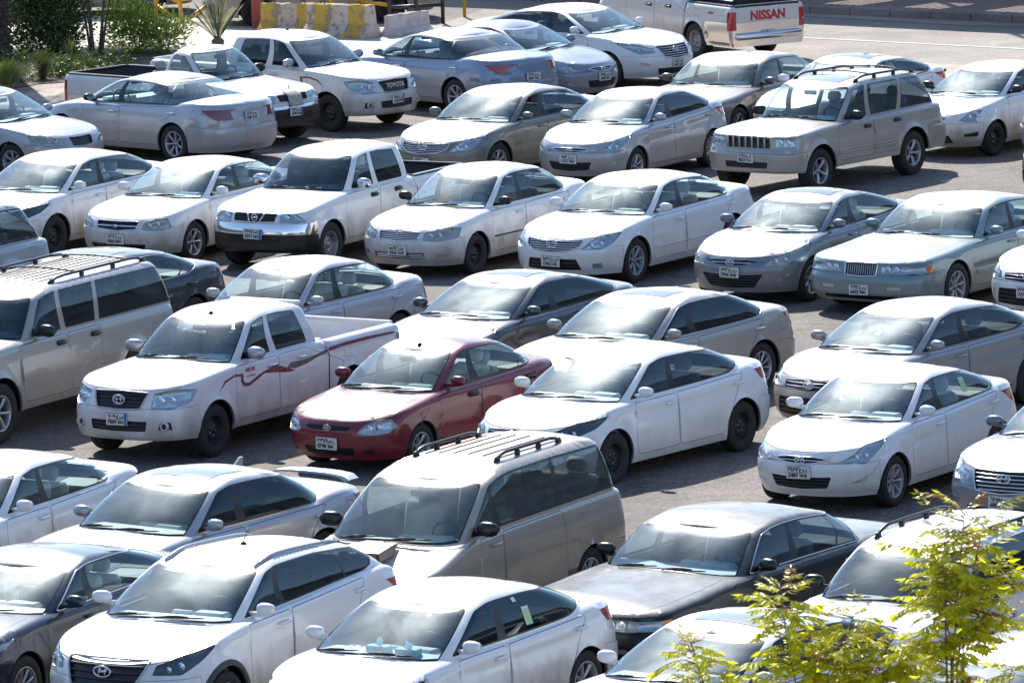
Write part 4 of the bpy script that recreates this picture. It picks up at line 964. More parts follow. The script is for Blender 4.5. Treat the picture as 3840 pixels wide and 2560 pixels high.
    # door moulding strips
    if st:
        for sg in(1,-1):
            m=MB(); za=(st[0]+st[1])/2
            for (sa_,sb_) in ((d0+.03,b_-.02),(b_+.03,min(re,sax-S.Ra-.02)) if bp else (0,0)):
                if sb_>sa_: 
                    pts=[]
                    for i in range(9):
                        s_=lerp(sa_,sb_,i/8); p=S.low(S.u_side(s_,za),za); pts.append((p[0],p[1]*sg,p[2]))
                    for dz in (-.5,.5) if st[1]-st[0]>.05 else (0,): m.tube([(p[0],p[1],p[2]+dz*(st[1]-st[0])*.5) for p in pts],.014)
            m.build('side_moulding',pmat if st[2]=='body' else SLM[st[2]],E,True)
    # ---------- cabin
    A2=S.gEf[0]+W/2-.35; xf0,xr0=hl-S.ws[0],hl-S.rw[1]; B2=max(.6,(S.rw[0]-S.ws[1])*.55+(S.rw[1]-S.ws[0])*.45-S.gEf[0]-S.gEr[0]); C2=S.gEr[0]+W/2-.35; HG=.5
    gum=lambda U:U/A2 if U<A2 else (1+(U-A2)/B2 if U<A2+B2 else 2+(U-A2-B2)/C2)
    gmu=lambda u:u*A2 if u<1 else (A2+(u-1)*B2 if u<=2 else A2+B2+(u-2)*C2)
    gul=[i/26 for i in range(26)]+[1+i/14 for i in range(14)]+[2+i/12 for i in range(13)]
    hgt=max(.25,S.rfe(hl-(hl-S.ws[1]))-S.sh(S.ws[1])); tf=1-S.grf/hgt
    tl_=[.0]+[tf*k/14 for k in range(1,15)]; ff=[1-(S.grf/hgt)*(1-math.sin(R(a))) for a in (12,24,36,48,60,72,82)]
    grid=[(gmu(u),t*HG) for u in gul for t in tl_[1:]+ff]
    bound=[(gmu(u),0) for u in gul]+[(gmu(u),HG) for u in gul[::-1]]
    loops=[]
    gm=lambda u,t:(gmu(u),t*HG)
    # windshield
    tw=min(.965,1-.25*S.grf/hgt) ; 
    yw=[(0,.03),(.25,.03),(.5,.03),(.75,.03),(.93,.04),(.935,.3),(.935,.6),(.93,.9),(.90,tw-.01),(.6,tw),(.3,tw),(0,tw)]
    loops.append(('frit','windshield',roundp([gm(S.gu_front(a*S.gframe(t)[2],t),t) for a,t in yw],.03,k0),.022,0))
    tr=.93; rt0=sp.get('rwt0',.10)
    yr=[(0,rt0),(.5,rt0),(.86,rt0+.02),(.88,.5),(.86,tr-.02),(.5,tr),(0,tr)]
    UG=A2+B2+C2
    rp2=[gm(S.gu_rear(a*S.gframe(t)[2],t),t) for a,t in yr]; kr=lambda p:p[0]>UG-1e-3
    rp2=roundp(rp2,.03,kr); rp2=[((UG+.01) if kr(p) else p[0],p[1]) for p in rp2]
    loops.append(('frit','rear_window',rp2,.016,0))
    dlo=[]
    for t in (.07,.25,.45,.65,.84): 
        xf,xr,hw,Ef,Er=S.gframe(t); dlo.append((hl-(xf-Ef+.30*Ef),t))
    T1=.885
    (rs,rt),(rs2,rt2)=sp['dlo']
    xf,xr,hw,Ef,Er=S.gframe(T1); dlo.append((hl-(xf-Ef-.06),T1+.005)); dlo+=[(lerp(dlo[-1][0],rs2,.5),T1+.02),(rs2,rt2)]
    if rt>.2: dlo+=[(rs,rt),(lerp(rs,rs2,1.15)-.0,.07)]
    else: dlo+=[(rs,.07)]
    dl=[gm(S.gu_side(s,t),t) for s,t in dlo]
    dl=dens(roundp(dl,.035),.05)
    def ln(top,bot,sg_):
        a=gm(S.gu_side(top,.9),.9); b=gm(S.gu_side(bot,.07),.07)
        return lambda p:sg_*((p[0]-b[0])-(a[0]-b[0])*(p[1]-b[1])/(a[1]-b[1]))
    cuts=[]
    if bp: cuts.append((bp,.045 if pillar=='black' else .05))
    if sp.get('cp'): cuts.append((sp['cp'],.045 if pillar=='body' else .03))
    if sp.get('cd'): cuts.append((sp['cd'],.012))
    panes=[]; body_p=(pillar=='body')
    rem=inset(dl,.020 if not body_p else .0) 
    msail=dlo[0][0]+.13
    lo_f=ln(msail+.10,msail,1) if not body_p else None
    if lo_f: rem=clip(rem,lo_f)
    for (c_,wd) in cuts:
        f1=ln(c_[0],c_[1],-1); f2=ln(c_[0],c_[1],1)
        pa=clip(rem,lambda p,f=f1,w_=wd:f(p)-w_); rem=clip(rem,lambda p,f=f2,w_=wd:f(p)-w_)
        if len(pa)>2: panes.append(pa)
    if len(rem)>2: panes.append(rem)
    if not body_p: loops.append(('trim','trim',dl,0,0))
    for i,pa in enumerate(panes):
        pa=dens(roundp(pa,.028),.05); loops.append(('trim' if body_p else 'pane%d'%i,'pane%d'%i,pa,.012 if body_p else 0,0))
    G=Patch(bound,grid,loops); G.positions(S.gre,lambda U,T:(gum(U),min(1,max(0,T/HG))))
    mg={'body':pmat,'trim':M_BLK}
    V,F,TG,_n=G.extract(['body','trim'],(1,-1)); mi=[0 if t=='body' else 1 for t in TG]
    edg=[S.gre(u,1.0) for u in gul]; ql2=[0,.05,.15,.3,.45,.6,.75,.9,1.0]
    def rp_(i,q):
        xe,ye,ze=edg[i]; yy=ye*(1-q); return (xe,yy,ze+S.rcrown*((ye*ye-yy*yy)/S.Wt**2))
    for sg in(1,-1):
        for i in range(len(gul)-1):
            for j in range(len(ql2)-1):
                pts=[rp_(i,ql2[j]),rp_(i+1,ql2[j]),rp_(i+1,ql2[j+1]),rp_(i,ql2[j+1])]; o=len(V); V+=[(p[0],p[1]*sg,p[2]) for p in pts]
                F.append((o,o+1,o+2,o+3) if sg>0 else (o+3,o+2,o+1,o)); mi.append(0)
    cab=mesh_obj('cabin',V,F,[pmat,M_BLK],mi,E); bm=bmesh.new(); bm.from_mesh(cab.data); bmesh.ops.remove_doubles(bm,verts=bm.verts[:],dist=.0008); bm.to_mesh(cab.data); bm.free()
    S.bvh=BVHTree.FromPolygons([v.co.copy() for v in cab.data.vertices],[tuple(p.vertices) for p in cab.data.polygons])
    part('windshield',G.extract(['windshield','frit'],(1,-1)) if False else _split(G,'windshield',A2*1.0,True),{'windshield':glassw,'frit':M_FRIT},E,True)
    part('rear_window',_split(G,'rear_window',A2+B2*.5,False),{'rear_window':M_GR,'frit':M_FRIT},E,True)
    for sg in(1,-1):
        for i in range(len(panes)):
            ex=G.extract(['pane%d'%i],(sg,))
            if ex:
                gg=glasss[min(i,len(glasss)-1)] if isinstance(glasss,(list,tuple)) else glasss
                part('side_window',ex,gg,E)
    if chrome:
        for sg in(1,-1):
            m=MB(); m.tube([(lambda p:(p[0],(p[1]+.003)*sg,p[2]))(S.gre(gum(a),b/HG)) for a,b in dl],.008,closed=True,n=5); m.build('window_surround',M_CHROME,E,True)
    # mirrors
    sm=dlo[0][0]+.16; mm_={'body':pmat,'black':M_BLK,'chrome':M_CHROME,'silver':M_SILV}[mirror]
    zm=S.sh(sm)+.095; big=1.25 if typ in('hilux','navara','nissan1','jeep','suburban','van') else 1.0
    for sg in(1,-1):
        yb=S.gframe(.1)[2]
        ym=max(yb+.14,W/2+.045)
        o=blob('mirror',mm_,(hl-sm+.04,sg*ym,zm),(.055*big**.5,.108*big,.064*big),E,2.6,rot=-sg*.12)
        m=MB(); m.lathe([(0,1),(-.004,0)],0,20,axis='x'); g_=m.build('mirror_glass',M_MIR,o,True); g_.data.transform(Matrix.Translation((hl-sm+.04-.056*big**.5,sg*ym,zm))@Matrix.Diagonal((1,.090*big,.050*big,1)))
        m=MB(); m.tube([(hl-sm+.04,sg*(ym-.02),zm-.05),(hl-sm+.02,sg*(yb-.01),zm-.06)],[.022,.030]); m.build('mirror_arm',M_BLK if mirror!='body' else mm_,o,True)
    # wipers
    for (ya,yb_) in ((-.60,-.08),(-.02,.52)):
        hw=S.gframe(.06)[2]; m=MB(); pts=[]
        for i in range(8):
            yy=lerp(ya,yb_,i/7); t=.045+.05*abs(i/7-.0)*(1 if True else 0); p=S.gre(S.gu_front(abs(yy),t),t); pts.append((p[0]+.014,yy,p[2]+.014))
        m.tube(pts,[.006]+[.009]*6+[.005]); 
        a=pts[3]; p0=S.gre(S.gu_front(abs(ya+.06),0),0); m.tube([(p0[0]+.03,ya+.05,p0[2]+.035),(a[0]+.012,a[1],a[2]+.018),(pts[5][0]+.01,pts[5][1],pts[5][2]+.012)],[.011,.009,.006])
        m.build('wiper',M_BLK,E,True)
    # interior
    zoff=S.sh(S.ws[1])-.97; w_in=S.Wb-.05
    s0=S.ws[0]+.02; zc=S.sh(S.ws[0])+.02
    m=MB(); m.prism([(hl-s0,zc-.06),(hl-s0-.40,zc+.015),(hl-s0-.58,zc-.03),(hl-s0-.62,zc-.20),(hl-s0-.60,.45),(hl-s0,.45)],-w_in,w_in)
    m.box((hl-s0-.50,.36,zc+.0),(.22,.40,.09),b=.04); m.box((hl-s0-.55,0,zc-.02),(.10,.26,.10),b=.02); m.box((hl-s0-1.0,0,.55+zoff),(.9,.22,.2),b=.03)
    m.build('dashboard',M_DASH[dash],E,False,fix=True)
    m=MB(); c=Vector((hl-s0-.74,.36,zc+.0)); n=22; ax=Vector((math.cos(R(25)),0,-math.sin(R(25)))); up=Vector((math.sin(R(25)),0,math.cos(R(25))))
    m.tube([c+up*(.185*math.cos(2*math.pi*i/n))+Vector((0,.185*math.sin(2*math.pi*i/n),0)) for i in range(n)],.015,closed=True)
    m.tube([c-Vector((0,.18,0)),c+Vector((0,.18,0))],.018); m.tube([c,c-up*.18],.018); m.tube([c,c+ax*.25-up*.02],.03)
    m.build('steering_wheel',M_DASH['k'],E,True)
    hs1=S.ws[0]+1.30; 
    for sg in(1,-1): link('seat',seat_mesh(seat),E,(hl-hs1+random.uniform(-.12,.10),.36*sg,.49+zoff),(0,R(random.uniform(-5,3)),0))
    rows=[]
    if typ in('suburban','van'): rows=[hs1+1.0,hs1+2.0]
    elif bp: rows=[min(hs1+.90,(S.rw[0]-.50) if not bed else bed-.62)]
    for r_ in rows: link('seat',seat_mesh(seat,1.15),E,(hl-r_,0,(.50 if typ in('suburban','van','jeep') else .42)+zoff))
    m=MB(); send=S.rw[1]-.1 if not bed else bed-.06
    m.box((hl-(s0+send)/2,0,z0+.12),(send-s0,W-.2,.04)); 
    if not bed and typ not in('jeep','suburban','van','tucson','wagon'):
        m.box((hl-(S.rw[0]+S.rw[1])/2-.15,0,S.sh(S.rw[0])-.03),((S.rw[1]-S.rw[0])+.25,w_in*2-.1,.05),b=.01)
    if bed: m.box((hl-bed+.08,0,(z0+zc)/2),(.04,w_in*2,zc-z0))
    m.build('cabin_floor',M_DASH['k'],E)
    # rear view mirror
    m=MB(); p=S.gre(0,.80); m.box((p[0]-.12,0,p[2]-.02),(.03,.24,.07),b=.012); m.build('interior_mirror',M_DASH['k'],E)
    # wheels
    Rr=sp['R']; rr=Rr*(.60 if wheel in('steel','steels') else .66); 
    if typ in('jeep','suburban'): rr=Rr*.60
    tw_=.20 if Rr<.34 else .235
    for (xa,st_) in ((S.xfa,steer),(S.xra,0)):
        for sg in(1,-1):
            o=link('wheel',hub_mesh(rr),E,(xa,sg*(W/2-.115),Rr),(0,0,(0 if sg>0 else math.pi)+R(st_)))
            ang=random.uniform(0,6.28)
            link('tyre',tyre_mesh(Rr,tw_,rr),o); link('rim',rim_mesh(wheel,rr,tw_),o,None,(0,ang,0))
    if plt: 
        zz=fr['pz']; xx=max(S.low(S.u_front(yy,z_),z_)[0] for z_ in (zz-.07,zz,zz+.07) for yy in (0,.15)); plate(E,(xx+.012,0,zz),plt)
    if rplt: 
        zz=rplt[5] if len(rplt)>5 else .70; xx=min(S.low(3,z_)[0] for z_ in (zz-.07,zz+.07)); plate(E,(xx-.012,0,zz),rplt,-1)
    return E,S,P,G,dict(bonnet=bonnet,cabin=cab,um=um,mm=mm,pmat=pmat,body=body)
def _split(G,tg_,U,front):
    """windshield/rear window with its own black edge band"""
    m=np.isin(G.tags,[tg_,'frit']); C=G.V[G.T].mean(axis=1)[:,0]; m&=(C<U) if front else (C>=U)
    save=G.tags.copy(); G.tags=np.where(m,G.tags,'none').astype(object); ex=G.extract([tg_,'frit'],(1,-1)); G.tags=save; return ex
# ================= add-ons
def on_roof(S,s,y): 
    x=S.hl-s; h=S.bvh.ray_cast(Vector((x,y+1e-4,3)),Vector((0,0,-1)))
    z=h[0].z if h[0] is not None else S.rfe(s)+S.rcrown*.5
    return Vector((x,y,z+.002))
def sunroof(E,S,s0=.28,s1=.78,w=.42,mat=None):
    a=S.ws[1]+s0;b=S.ws[1]+s1;V=[];F=[];n=16
    for i in range(n+1):
        for j in range(n+1):
            p=on_roof(S,lerp(a,b,i/n),lerp(-w,w,j/n)); V.append((p.x,p.y,p.z+.004))
    for i in range(n):
        for j in range(n): k=i*(n+1)+j; F.append((k,k+1,k+n+2,k+n+1))
    mesh_obj('sunroof',V,F,mat or pm('sunroof_glass',(.20,.23,.28),.12,0,1.0),None,E)  # grey-blue base colour has the sky's reflection painted in
def rails(E,S,mat,s0=.1,s1=None,cross=False,y=None,h=.055):
    y=y or S.Wt-.10; a=S.ws[1]+s0; b=s1 or S.rw[0]-.1
    for sg in(1,-1):
        m=MB(); pts=[]
        for i in range(13):
            t=i/12; p=on_roof(S,lerp(a,b,t),y*sg); p.z+=h*min(1,min(t,1-t)*9)+.008; pts.append(p)
        m.tube(pts,[.016]+[.019]*11+[.016],n=8)
        for t in (.04,.34,.66,.96) if h>.03 else (): p=on_roof(S,lerp(a,b,t),y*sg); m.box((p.x,p.y,p.z+.02),(.09,.035,h),b=.01)
        m.build('roof_rail',mat,E,True)
    if cross:
        for t in (.30,.82):
            m=MB(); s=lerp(a,b,t); m.tube([on_roof(S,s,lerp(-y,y,i/8))+Vector((0,0,h+.0)) for i in range(9)],.012); m.build('roof_crossbar',mat,E,True)
def ribs(E,S,n=7,s0=.45,s1=None,mat=None):
    m=MB(); b=s1 or S.rw[0]-.25
    for i in range(n):
        y=lerp(-.45,.45,i/(n-1)); m.tube([on_roof(S,lerp(S.ws[1]+s0,b,k/10),y)+Vector((0,0,.001)) for k in range(11)],.007,n=4)
    m.build('roof_ribs',mat or M_SEAM,E,True)
def antenna(E,S,s,h=.22,back=.12,y=0):
    p=on_roof(S,s,y); m=MB(); m.lathe([(0,.035),(.015,.028),(.03,.0)],0,12,axis='z',c=tuple(p)); m.tube([p+Vector((0,0,.02)),p+Vector((-back,0,h))],[.006,.003]); m.build('aerial',M_BLK,E,True)
def spoiler(E,S,pmat,h=.05,w=.58):
    s=S.L-.17; z=S.sh(s)+.025; x=S.hl-s; m=MB()
    n=14; V=[];F=[]
    for i in range(n+1):
        y=lerp(-w,w,i/n); e=1-abs(y/w)**4; zz=z+h*(e**.35 if e>0 else 0); xo=.08*(y/w)**2
        for (dx,dz) in ((.12,0),(.0,.018),(-.13,.02),(-.13,.005),(.0,-.012)): V.append((x+dx+xo,y,zz+dz))
    for i in range(n):
        for k in range(5): F.append((i*5+k,i*5+(k+1)%5,(i+1)*5+(k+1)%5,(i+1)*5+k))
    o=mesh_obj('spoiler',V,F,pmat,None,E); bm=bmesh.new(); bm.from_mesh(o.data); bmesh.ops.recalc_face_normals(bm,faces=bm.faces); bm.to_mesh(o.data); bm.free()
def decal(name,E,S,polys,mat,side=1,off=.003,parent=None):
    V=[];F=[]
    for poly in polys:
        pl=dens(poly,.04); A_=np.array(pl); g=[(a,b) for a in np.arange(A_[:,0].min(),A_[:,0].max(),.06) for b in np.arange(A_[:,1].min(),A_[:,1].max(),.06)]
        g=[q for q in g if inside(np.array([q]),pl)[0] and pdist(np.array([q]),pl)[0]>.012]
        vs=[Vector(q) for q in pl+g]; r=delaunay_2d_cdt(vs,[(i,(i+1)%len(pl)) for i in range(len(pl))],[],0,1e-5,True)
        VV=[(v.x,v.y) for v in r[0]]; o=len(V)
        for (s,z) in VV:
            p=S.low(S.u_side(s,z),z); V.append((p[0],(p[1]+off)*side,p[2]))
        for f in r[2]:
            c=np.mean([VV[i] for i in f],axis=0)
            if inside(np.array([c]),pl)[0]: F.append(tuple(i+o for i in f))
    return mesh_obj(name,V,F,mat,None,parent or E)
def side_text(E,S,s,z,txt,size,mat,side=1,name='lettering'):
    p=S.low(S.u_side(s,z),z); me=text_mesh(txt,size,.002,bold=.001).copy(); me.materials.clear(); me.materials.append(mat)
    o=link(name,me,E,(p[0],(p[1]+.004)*side,p[2]),(R(90),0,R(180) if side>0 else 0)); return o
def sticker(E,c,w,h,mat,rot,name='sticker'):
    m=MB(); m.box((0,0,0),(w,.002,h)); o=m.build(name,mat,E); o.location=c; o.rotation_euler=rot; return o
# ================= the cars
WH=lambda n,d=.3,t=.0: paint('paint_white_'+n,(.77,.775,.775),0,.36,d,.10,topdust_glare=t)
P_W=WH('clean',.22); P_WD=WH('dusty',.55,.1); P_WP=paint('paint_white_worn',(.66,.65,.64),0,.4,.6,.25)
P_WPK=paint('paint_white_pink_reflect',(.70,.68,.69),0,.36,.5,.12)  # white with a pinkish reflection put into the base colour
P_SIL=paint('paint_silver',(.40,.42,.455),.55,.32,.45,.12,topdust_glare=.45); P_SILB=paint('paint_silver_blue',(.19,.25,.36),.55,.32,.40,.12,topdust_glare=.45)
P_SILD=paint('paint_silver_dusty',(.30,.305,.32),.4,.38,.7,.25,topdust_glare=.5)
P_CH=paint('paint_champagne',(.38,.355,.32),.5,.34,.4,.15,topdust_glare=.5); P_TAN=paint('paint_tan',(.38,.315,.24),.45,.34,.5,.15,topdust_glare=.55)
P_GG=paint('paint_grey_green',(.13,.14,.12),.5,.34,.5,.25,topdust_glare=.45); P_BR=paint('paint_brown_grey',(.075,.060,.050),.4,.34,.4,.15,topdust_glare=.45)
P_GR=paint('paint_grey',(.05,.06,.08),.5,.30,.3,.06,topdust_glare=.5); P_GB=paint('paint_grey_blue',(.15,.175,.225),.5,.31,.35,.08,topdust_glare=.5)
P_TEAL=paint('paint_faded_teal',(.14,.24,.26),.35,.34,.3,.12,topdust_glare=.6); P_DG=paint('paint_blue_black',(.006,.011,.014),.0,.3,.02,.01,topdust_glare=.52,gl=.35)
P_DB=paint('paint_dark_blue',(.010,.023,.044),.2,.3,.06,.02,topdust_glare=.1,gl=.6); P_NV=paint('paint_navy_black',(.012,.018,.027),.1,.28,.04,.01,topdust_glare=.08,gl=.6)
P_RED=paint('paint_red',(.15,.003,.014),.0,.34,.05,.0,dirtcol=(.28,.13,.14),topdust_glare=.10,gl=.8); P_BG=paint('paint_beige',(.36,.335,.295),.4,.36,.45,.18,topdust_glare=.45)
P_SUB=paint('paint_pewter',(.33,.315,.29),.5,.34,.55,.18,topdust_glare=.5); P_CB=paint('paint_dirty_beige',(.34,.29,.26),.1,.5,.9,.6)
P_DK=paint('paint_lilac_silver',(.46,.46,.50),.4,.36,.45,.15)
def pl(a,b,c,l,blue=0,z=None): return (arabic(a),b,c,l,blue)
P3='ح و ر'
cars={}
def C(key,*a,**k):
    r=make_car(*a,**k); cars[key]=r; return r
C('A1','pickup_truck','nissan1','white single-cab pickup with an empty black-lined bed and a rag hung over its grille','pickup',-5.50,117.63,-41.5,P_WP,wheel='steels',glasss=M_GT,pillar='body',mirror='black',plt=pl('1670','ح س ر','1670','XUS',1),handle='black',chrome=False,bmat=M_CHROME)
C('A2','pickup_truck','hilux','white double-cab pickup with dark side glass and a black mesh grille, facing right','pickup',-3.91,119.55,-40.3,P_WP,wheel='steel',glasss=M_GB,pillar='body',mirror='silver',plt=pl('1454','ح ن ا','1454','HNA',1),em=False,handle='body',feat=dict(gs=None))
C('A3','saloon_car','accord08','dusty silver-blue saloon seen from behind, beside the white double-cab pickup','car',-1.09,121.48,131.0,P_SILB,wheel='a7',glasss=M_GT,rplt=(arabic('4281'),P3,'4281','TRA',0,.70),handle='chrome',pillar='black')
C('A4','saloon_car','accent','small silver saloon facing right, between the silver-blue saloon and the big white saloon','car',.16,122.69,-40.5,P_SILB,wheel='a7',glasss=M_GT,plt=pl('1998','ن س ح','1998','NSH'),handle='body')
C('A5','saloon_car','sonata','large white saloon facing right with slatted grille, beside the pickup with red lettering','car',1.39,125.37,-40.1,P_W,wheel='a7',glasss=M_GT,plt=pl('5012','ا ر ح','5012','AJH'))
C('A6','pickup_truck','navara','white double-cab pickup seen from behind with red lettering on its tailgate','pickup',3.78,130.13,121.5,P_WP,wheel='steels',glasss=M_GT,pillar='body',mirror='black',handle='black',rplt=(arabic('6092'),P3,'6092','RTA',0,.52))
C('A7','saloon_car','camry','silver saloon with smoked tail lights, rear towards the camera at upper left','car',-6.06,115.27,136.3,P_SIL,wheel='a7',glasss=M_G,rplt=(arabic('5281'),P3,'5281','LAA',0,.80),handle='chrome',mirror='black',feat=dict(smoke=1,tl=[(.40,.76),(.44,.90),('r',.10,.93),('r',.30,.93),('r',.20,.76)]))
C('A8','saloon_car','hd','silver saloon with yellowed headlights and an empty grille opening, cut by the left edge','car',-8.93,113.34,-37.3,P_SIL,wheel='cap7',glasss=M_G)
C('B1','saloon_car','camry','grey-green saloon with its driver window open, behind the white double-cab pickup','car',0,111.40,234.1,P_GG,wheel='a7',glasss=[M_GT,M_GT,M_GT],plt=pl('7712','ا ب ح','7712','ABH'),handle='body',mirror='body')
C('B2','saloon_car','accent','silver saloon with a chrome-barred oval grille, beside the roof-racked off-roader','car',2.11,110.45,239.6,P_SIL,wheel='a7',glasss=[M_GT,M_GB],plt=pl('1157',P3,'1157','GUJ'))
C('B3','saloon_car','gm','brown-grey long saloon half hidden behind the roof-racked off-roader','car',4.03,115.83,238.4,P_BR,wheel='a7',glasss=M_G,seat='b',mirror='body',pillar='black')
C('B4','off_road_car','jeep','champagne off-roader with seven grille slots and black roof rails','off-road car',5.26,108.80,232.5,P_CH,wheel='a5',glasss=[M_GT,M_GT,M_GT],plt=pl('8624','ح ل ا','8624','TLA'),mirror='black',handle='black',pillar='body',seat='g')
C('B5','saloon_car','elantra','white low-roofed saloon behind the off-roader with black roof rails','car',5.99,115.05,235,P_W,wheel='a7',glasss=M_G)
C('B6','saloon_car','yaris','small white saloon with black mirrors and black steel wheels at upper right','car',8.36,113.05,233.7,P_WD,wheel='steel',glasss=[M_GT,M_GT],mirror='black',plt=None)
C('B7','saloon_car','optra','silver car front corner at the right edge, above the black bumper corner','car',10.36,111.96,235,P_SIL,wheel='a7')
C('B8','pickup_truck','navara','chrome and black bumper corner of a vehicle at the right edge, beside the off-roader','car',10.15,106.28,235,P_WP,wheel='steel',bmat=M_CHROME)
C('C1','saloon_car','cor14','white saloon with steel wheels at left, behind the suv rear with a red tail light','car',-6.96,103.42,237,P_WD,wheel='steel',glasss=[M_G,M_G],seat='g',mirror='body')
C('C2','saloon_car','optra','white saloon with a single chrome grille bar, left of the white pickup with chrome bumper','car',-4.80,102.29,238.6,P_WD,wheel='a6',glasss=M_G,plt=pl('8302','م د و','8302','MDU'))
C('C3','pickup_truck','navara','white double-cab pickup with a chrome and black bumper, in the third row','pickup',-2.58,101.53,239.9,P_WD,wheel='steels',glasss=[M_GT,M_GB],pillar='body',mirror='chrome',handle='black',plt=pl('9371','ا ك ه','9371','HKA',1),glassw=M_GT)
C('C4','saloon_car','cor03','white saloon with a black replacement mirror and steel wheels','car',-.44,100.07,237.3,P_WD,wheel='steel',glasss=[M_G,M_GT],mirror='black',pillar='black',plt=pl('5562','ا ل م','5562','ALM'),feat=dict(strip=(.50,.53,'k')))
C('C5','saloon_car','camry','white saloon with spoked hubcaps and a wavy chrome grille','car',1.90,98.72,237.3,P_W,wheel='cap7',glasss=[M_GT,M_G],plt=pl('1596','ر د س','1596','LXR'),seat='b',feat=dict(strip=(.46,.485,'body')))
C('C6','saloon_car','elantra','blue-grey saloon with sweeping clouded headlights, left of the faded teal saloon','car',4.33,96.23,238,P_GB,wheel='a7',glasss=[M_GT,M_G],seat='b',plt=pl('5996','ب ن ر','5996','RNB'))
C('C7','saloon_car','gm','faded teal long saloon with a ribbed upright grille','car',6.43,95.16,235.4,P_TEAL,wheel='cap8',glasss=M_G,plt=pl('6692',P3,'6692','VBA'),pillar='black',seat='g')
C('C8','saloon_car','cor14','white saloon cut by the right edge, beside the faded teal saloon','car',8.48,93.48,235,P_W,wheel='a7',plt=pl('7273','ا ب د','7273','ABD'))
C('D1','suv','jeep','silver-white suv rear side with red tail light at the left edge','suv',-8.55,94.23,235,P_SIL,wheel='a5',glasss=M_GT,pillar='black',mirror='black',feat=dict(strip=None))
C('D2','saloon_car','audi','navy-black saloon with a sunroof and chrome window line, behind the long pewter suv','car',-5.88,91.50,236.4,P_NV,wheel='a7',glasss=M_G,chrome=True,seat='g')
C('D3','suv','suburban','long pewter suv with black roof rails and tinted rear glass at the left edge','suv',-6.51,85.71,241.4,P_SUB,wheel='a6',glasss=[M_GT,M_GB,M_GB],pillar='body',mirror='black',handle='black',seat='g',feat=dict(strip=None),glassw=M_GT)
C('D4','saloon_car','cor03','pearl white saloon behind the white pickup with red side stripes','car',-2.93,89.79,233.5,P_DK,wheel='a7',glasss=M_G,seat='b',feat=dict(strip=None))
C('D5','saloon_car','elantra','dark grey saloon with tinted side glass, in the fourth row','car',-.05,88.19,233.9,P_GR,wheel='a7',glasss=[M_GB,M_GB],seat='g')
C('D6','saloon_car','accord13','beige-silver saloon with chrome window line and dark side glass','car',1.74,85.73,231.8,P_BG,wheel='a10',glasss=[M_GB,M_GB,M_GB],chrome=True,handle='chrome',seat='b')
C('D7','saloon_car','cor14','silver saloon with grey mirrors, behind the white saloon with plate 2487','car',5.13,84.13,230.5,P_SILD,wheel='steel',glasss=[M_GT,M_GT],hs='clear',seat='g')
C('E1','pickup_truck','hilux','white double-cab pickup with dark red side stripes and a blue-edged plate','pickup',-3.55,84.10,238.3,P_WPK,wheel='steel',glasss=[M_GB,M_GB],pillar='body',mirror='silver',handle='chrome',plt=pl('7009','ح س ا','7009','SZA',1),seat='g')
C('E2','saloon_car','kia','red saloon with seven-spoke wheels and plate 8798','car',-1.09,82.24,235,P_RED,wheel='a7',glasss=[M_G,M_G],seat='b',handle='black',plt=pl('8798','ا ص ع','8798','ESA'))
C('E3','saloon_car','cor14','white saloon with black steel wheels, right of the red saloon','car',1.33,80.92,233,P_W,wheel='steel',glasss=[M_GT,M_GT],plt=None,seat='g')
C('E4','saloon_car','accent','white saloon with plate 2487 and eight-spoke hubcaps','car',4.46,78.73,238.2,P_W,wheel='cap8',glasss=[M_GT,M_G],plt=pl('2487',P3,'2487','GUJ'),seat='g')
C('E5','saloon_car','sonata','grey saloon with a large slatted grille, cut by the right edge above the tree','car',6.81,76.75,237.5,P_GB,wheel='a7',plt=pl('6851','د ب س','6851','SBD'))
C('F1','saloon_car','camry','white saloon with chrome handles, cut by the left edge','car',-5.96,73.88,242,P_WD,wheel='a7',glasss=[M_GT,M_G],handle='chrome',seat='b',mirror='body')
C('F2','saloon_car','camry02','silver saloon with a boot spoiler, shark-fin aerial and dark side glass','car',-3.62,72.32,232.3,P_SIL,wheel='a7',glasss=[M_GB,M_GB],handle='chrome',mirror='body',seat='b',glassw=M_GD)
C('F3','van','van','tan minivan with black roof rails, black mirrors and a bonnet scoop','van',-.68,70.53,240.3,P_TAN,parts_body=pm('tan_cladding',(.17,.125,.09),.6),wheel='a7',glasss=[M_GT,M_GT,M_GT],pillar='black',mirror='black',seat='b',glassw=M_GD)
C('F4','saloon_car','gm','blue-black long saloon with a dust-streaked bonnet','car',2.12,69.05,233.6,P_DG,wheel='a7',glasss=[M_GT,M_GT],chrome=True,handle='chrome',mirror='black',glassw=M_GD,seat='g',plt=pl('3312','ح ر ا','3312','HRA'))
C('F5','estate_car','wagon','white roof-railed suv with black mirrors, behind the sunlit treetop','suv',4.13,66.10,239.8,P_W,wheel='a7',glasss=[M_GT,M_GB],mirror='black',pillar='black',seat='k')
C('G1','saloon_car','mazda','dark blue saloon at the bottom left corner','car',-5.08,67.65,241.5,P_DB,wheel='a10',glasss=[M_GT,M_G],chrome=True,seat='b',mirror='body',glassw=M_G)
C('G2','suv','tucson','white suv with silver roof rails and black wheel arches at bottom left','suv',-3.04,66.37,240.3,P_WD,wheel='a7',glasss=[M_GT,M_GB,M_GB],seat='g',feat=dict(archclad=1),mirror='body')
C('G3','saloon_car','cor14','white saloon with a green label on its rear side window, bottom centre','car',-.81,64.95,236.2,P_WD,wheel='a7',glasss=[M_GB,M_GB,M_GB],seat='g',glassw=M_GD)
C('G4','saloon_car','sonata','white saloon with a sunroof, partly behind the treetop at the bottom','car',2.05,62.9,229,P_W,wheel='a7',glasss=[M_GB,M_GB,M_GB],seat='g',glassw=M_GD)
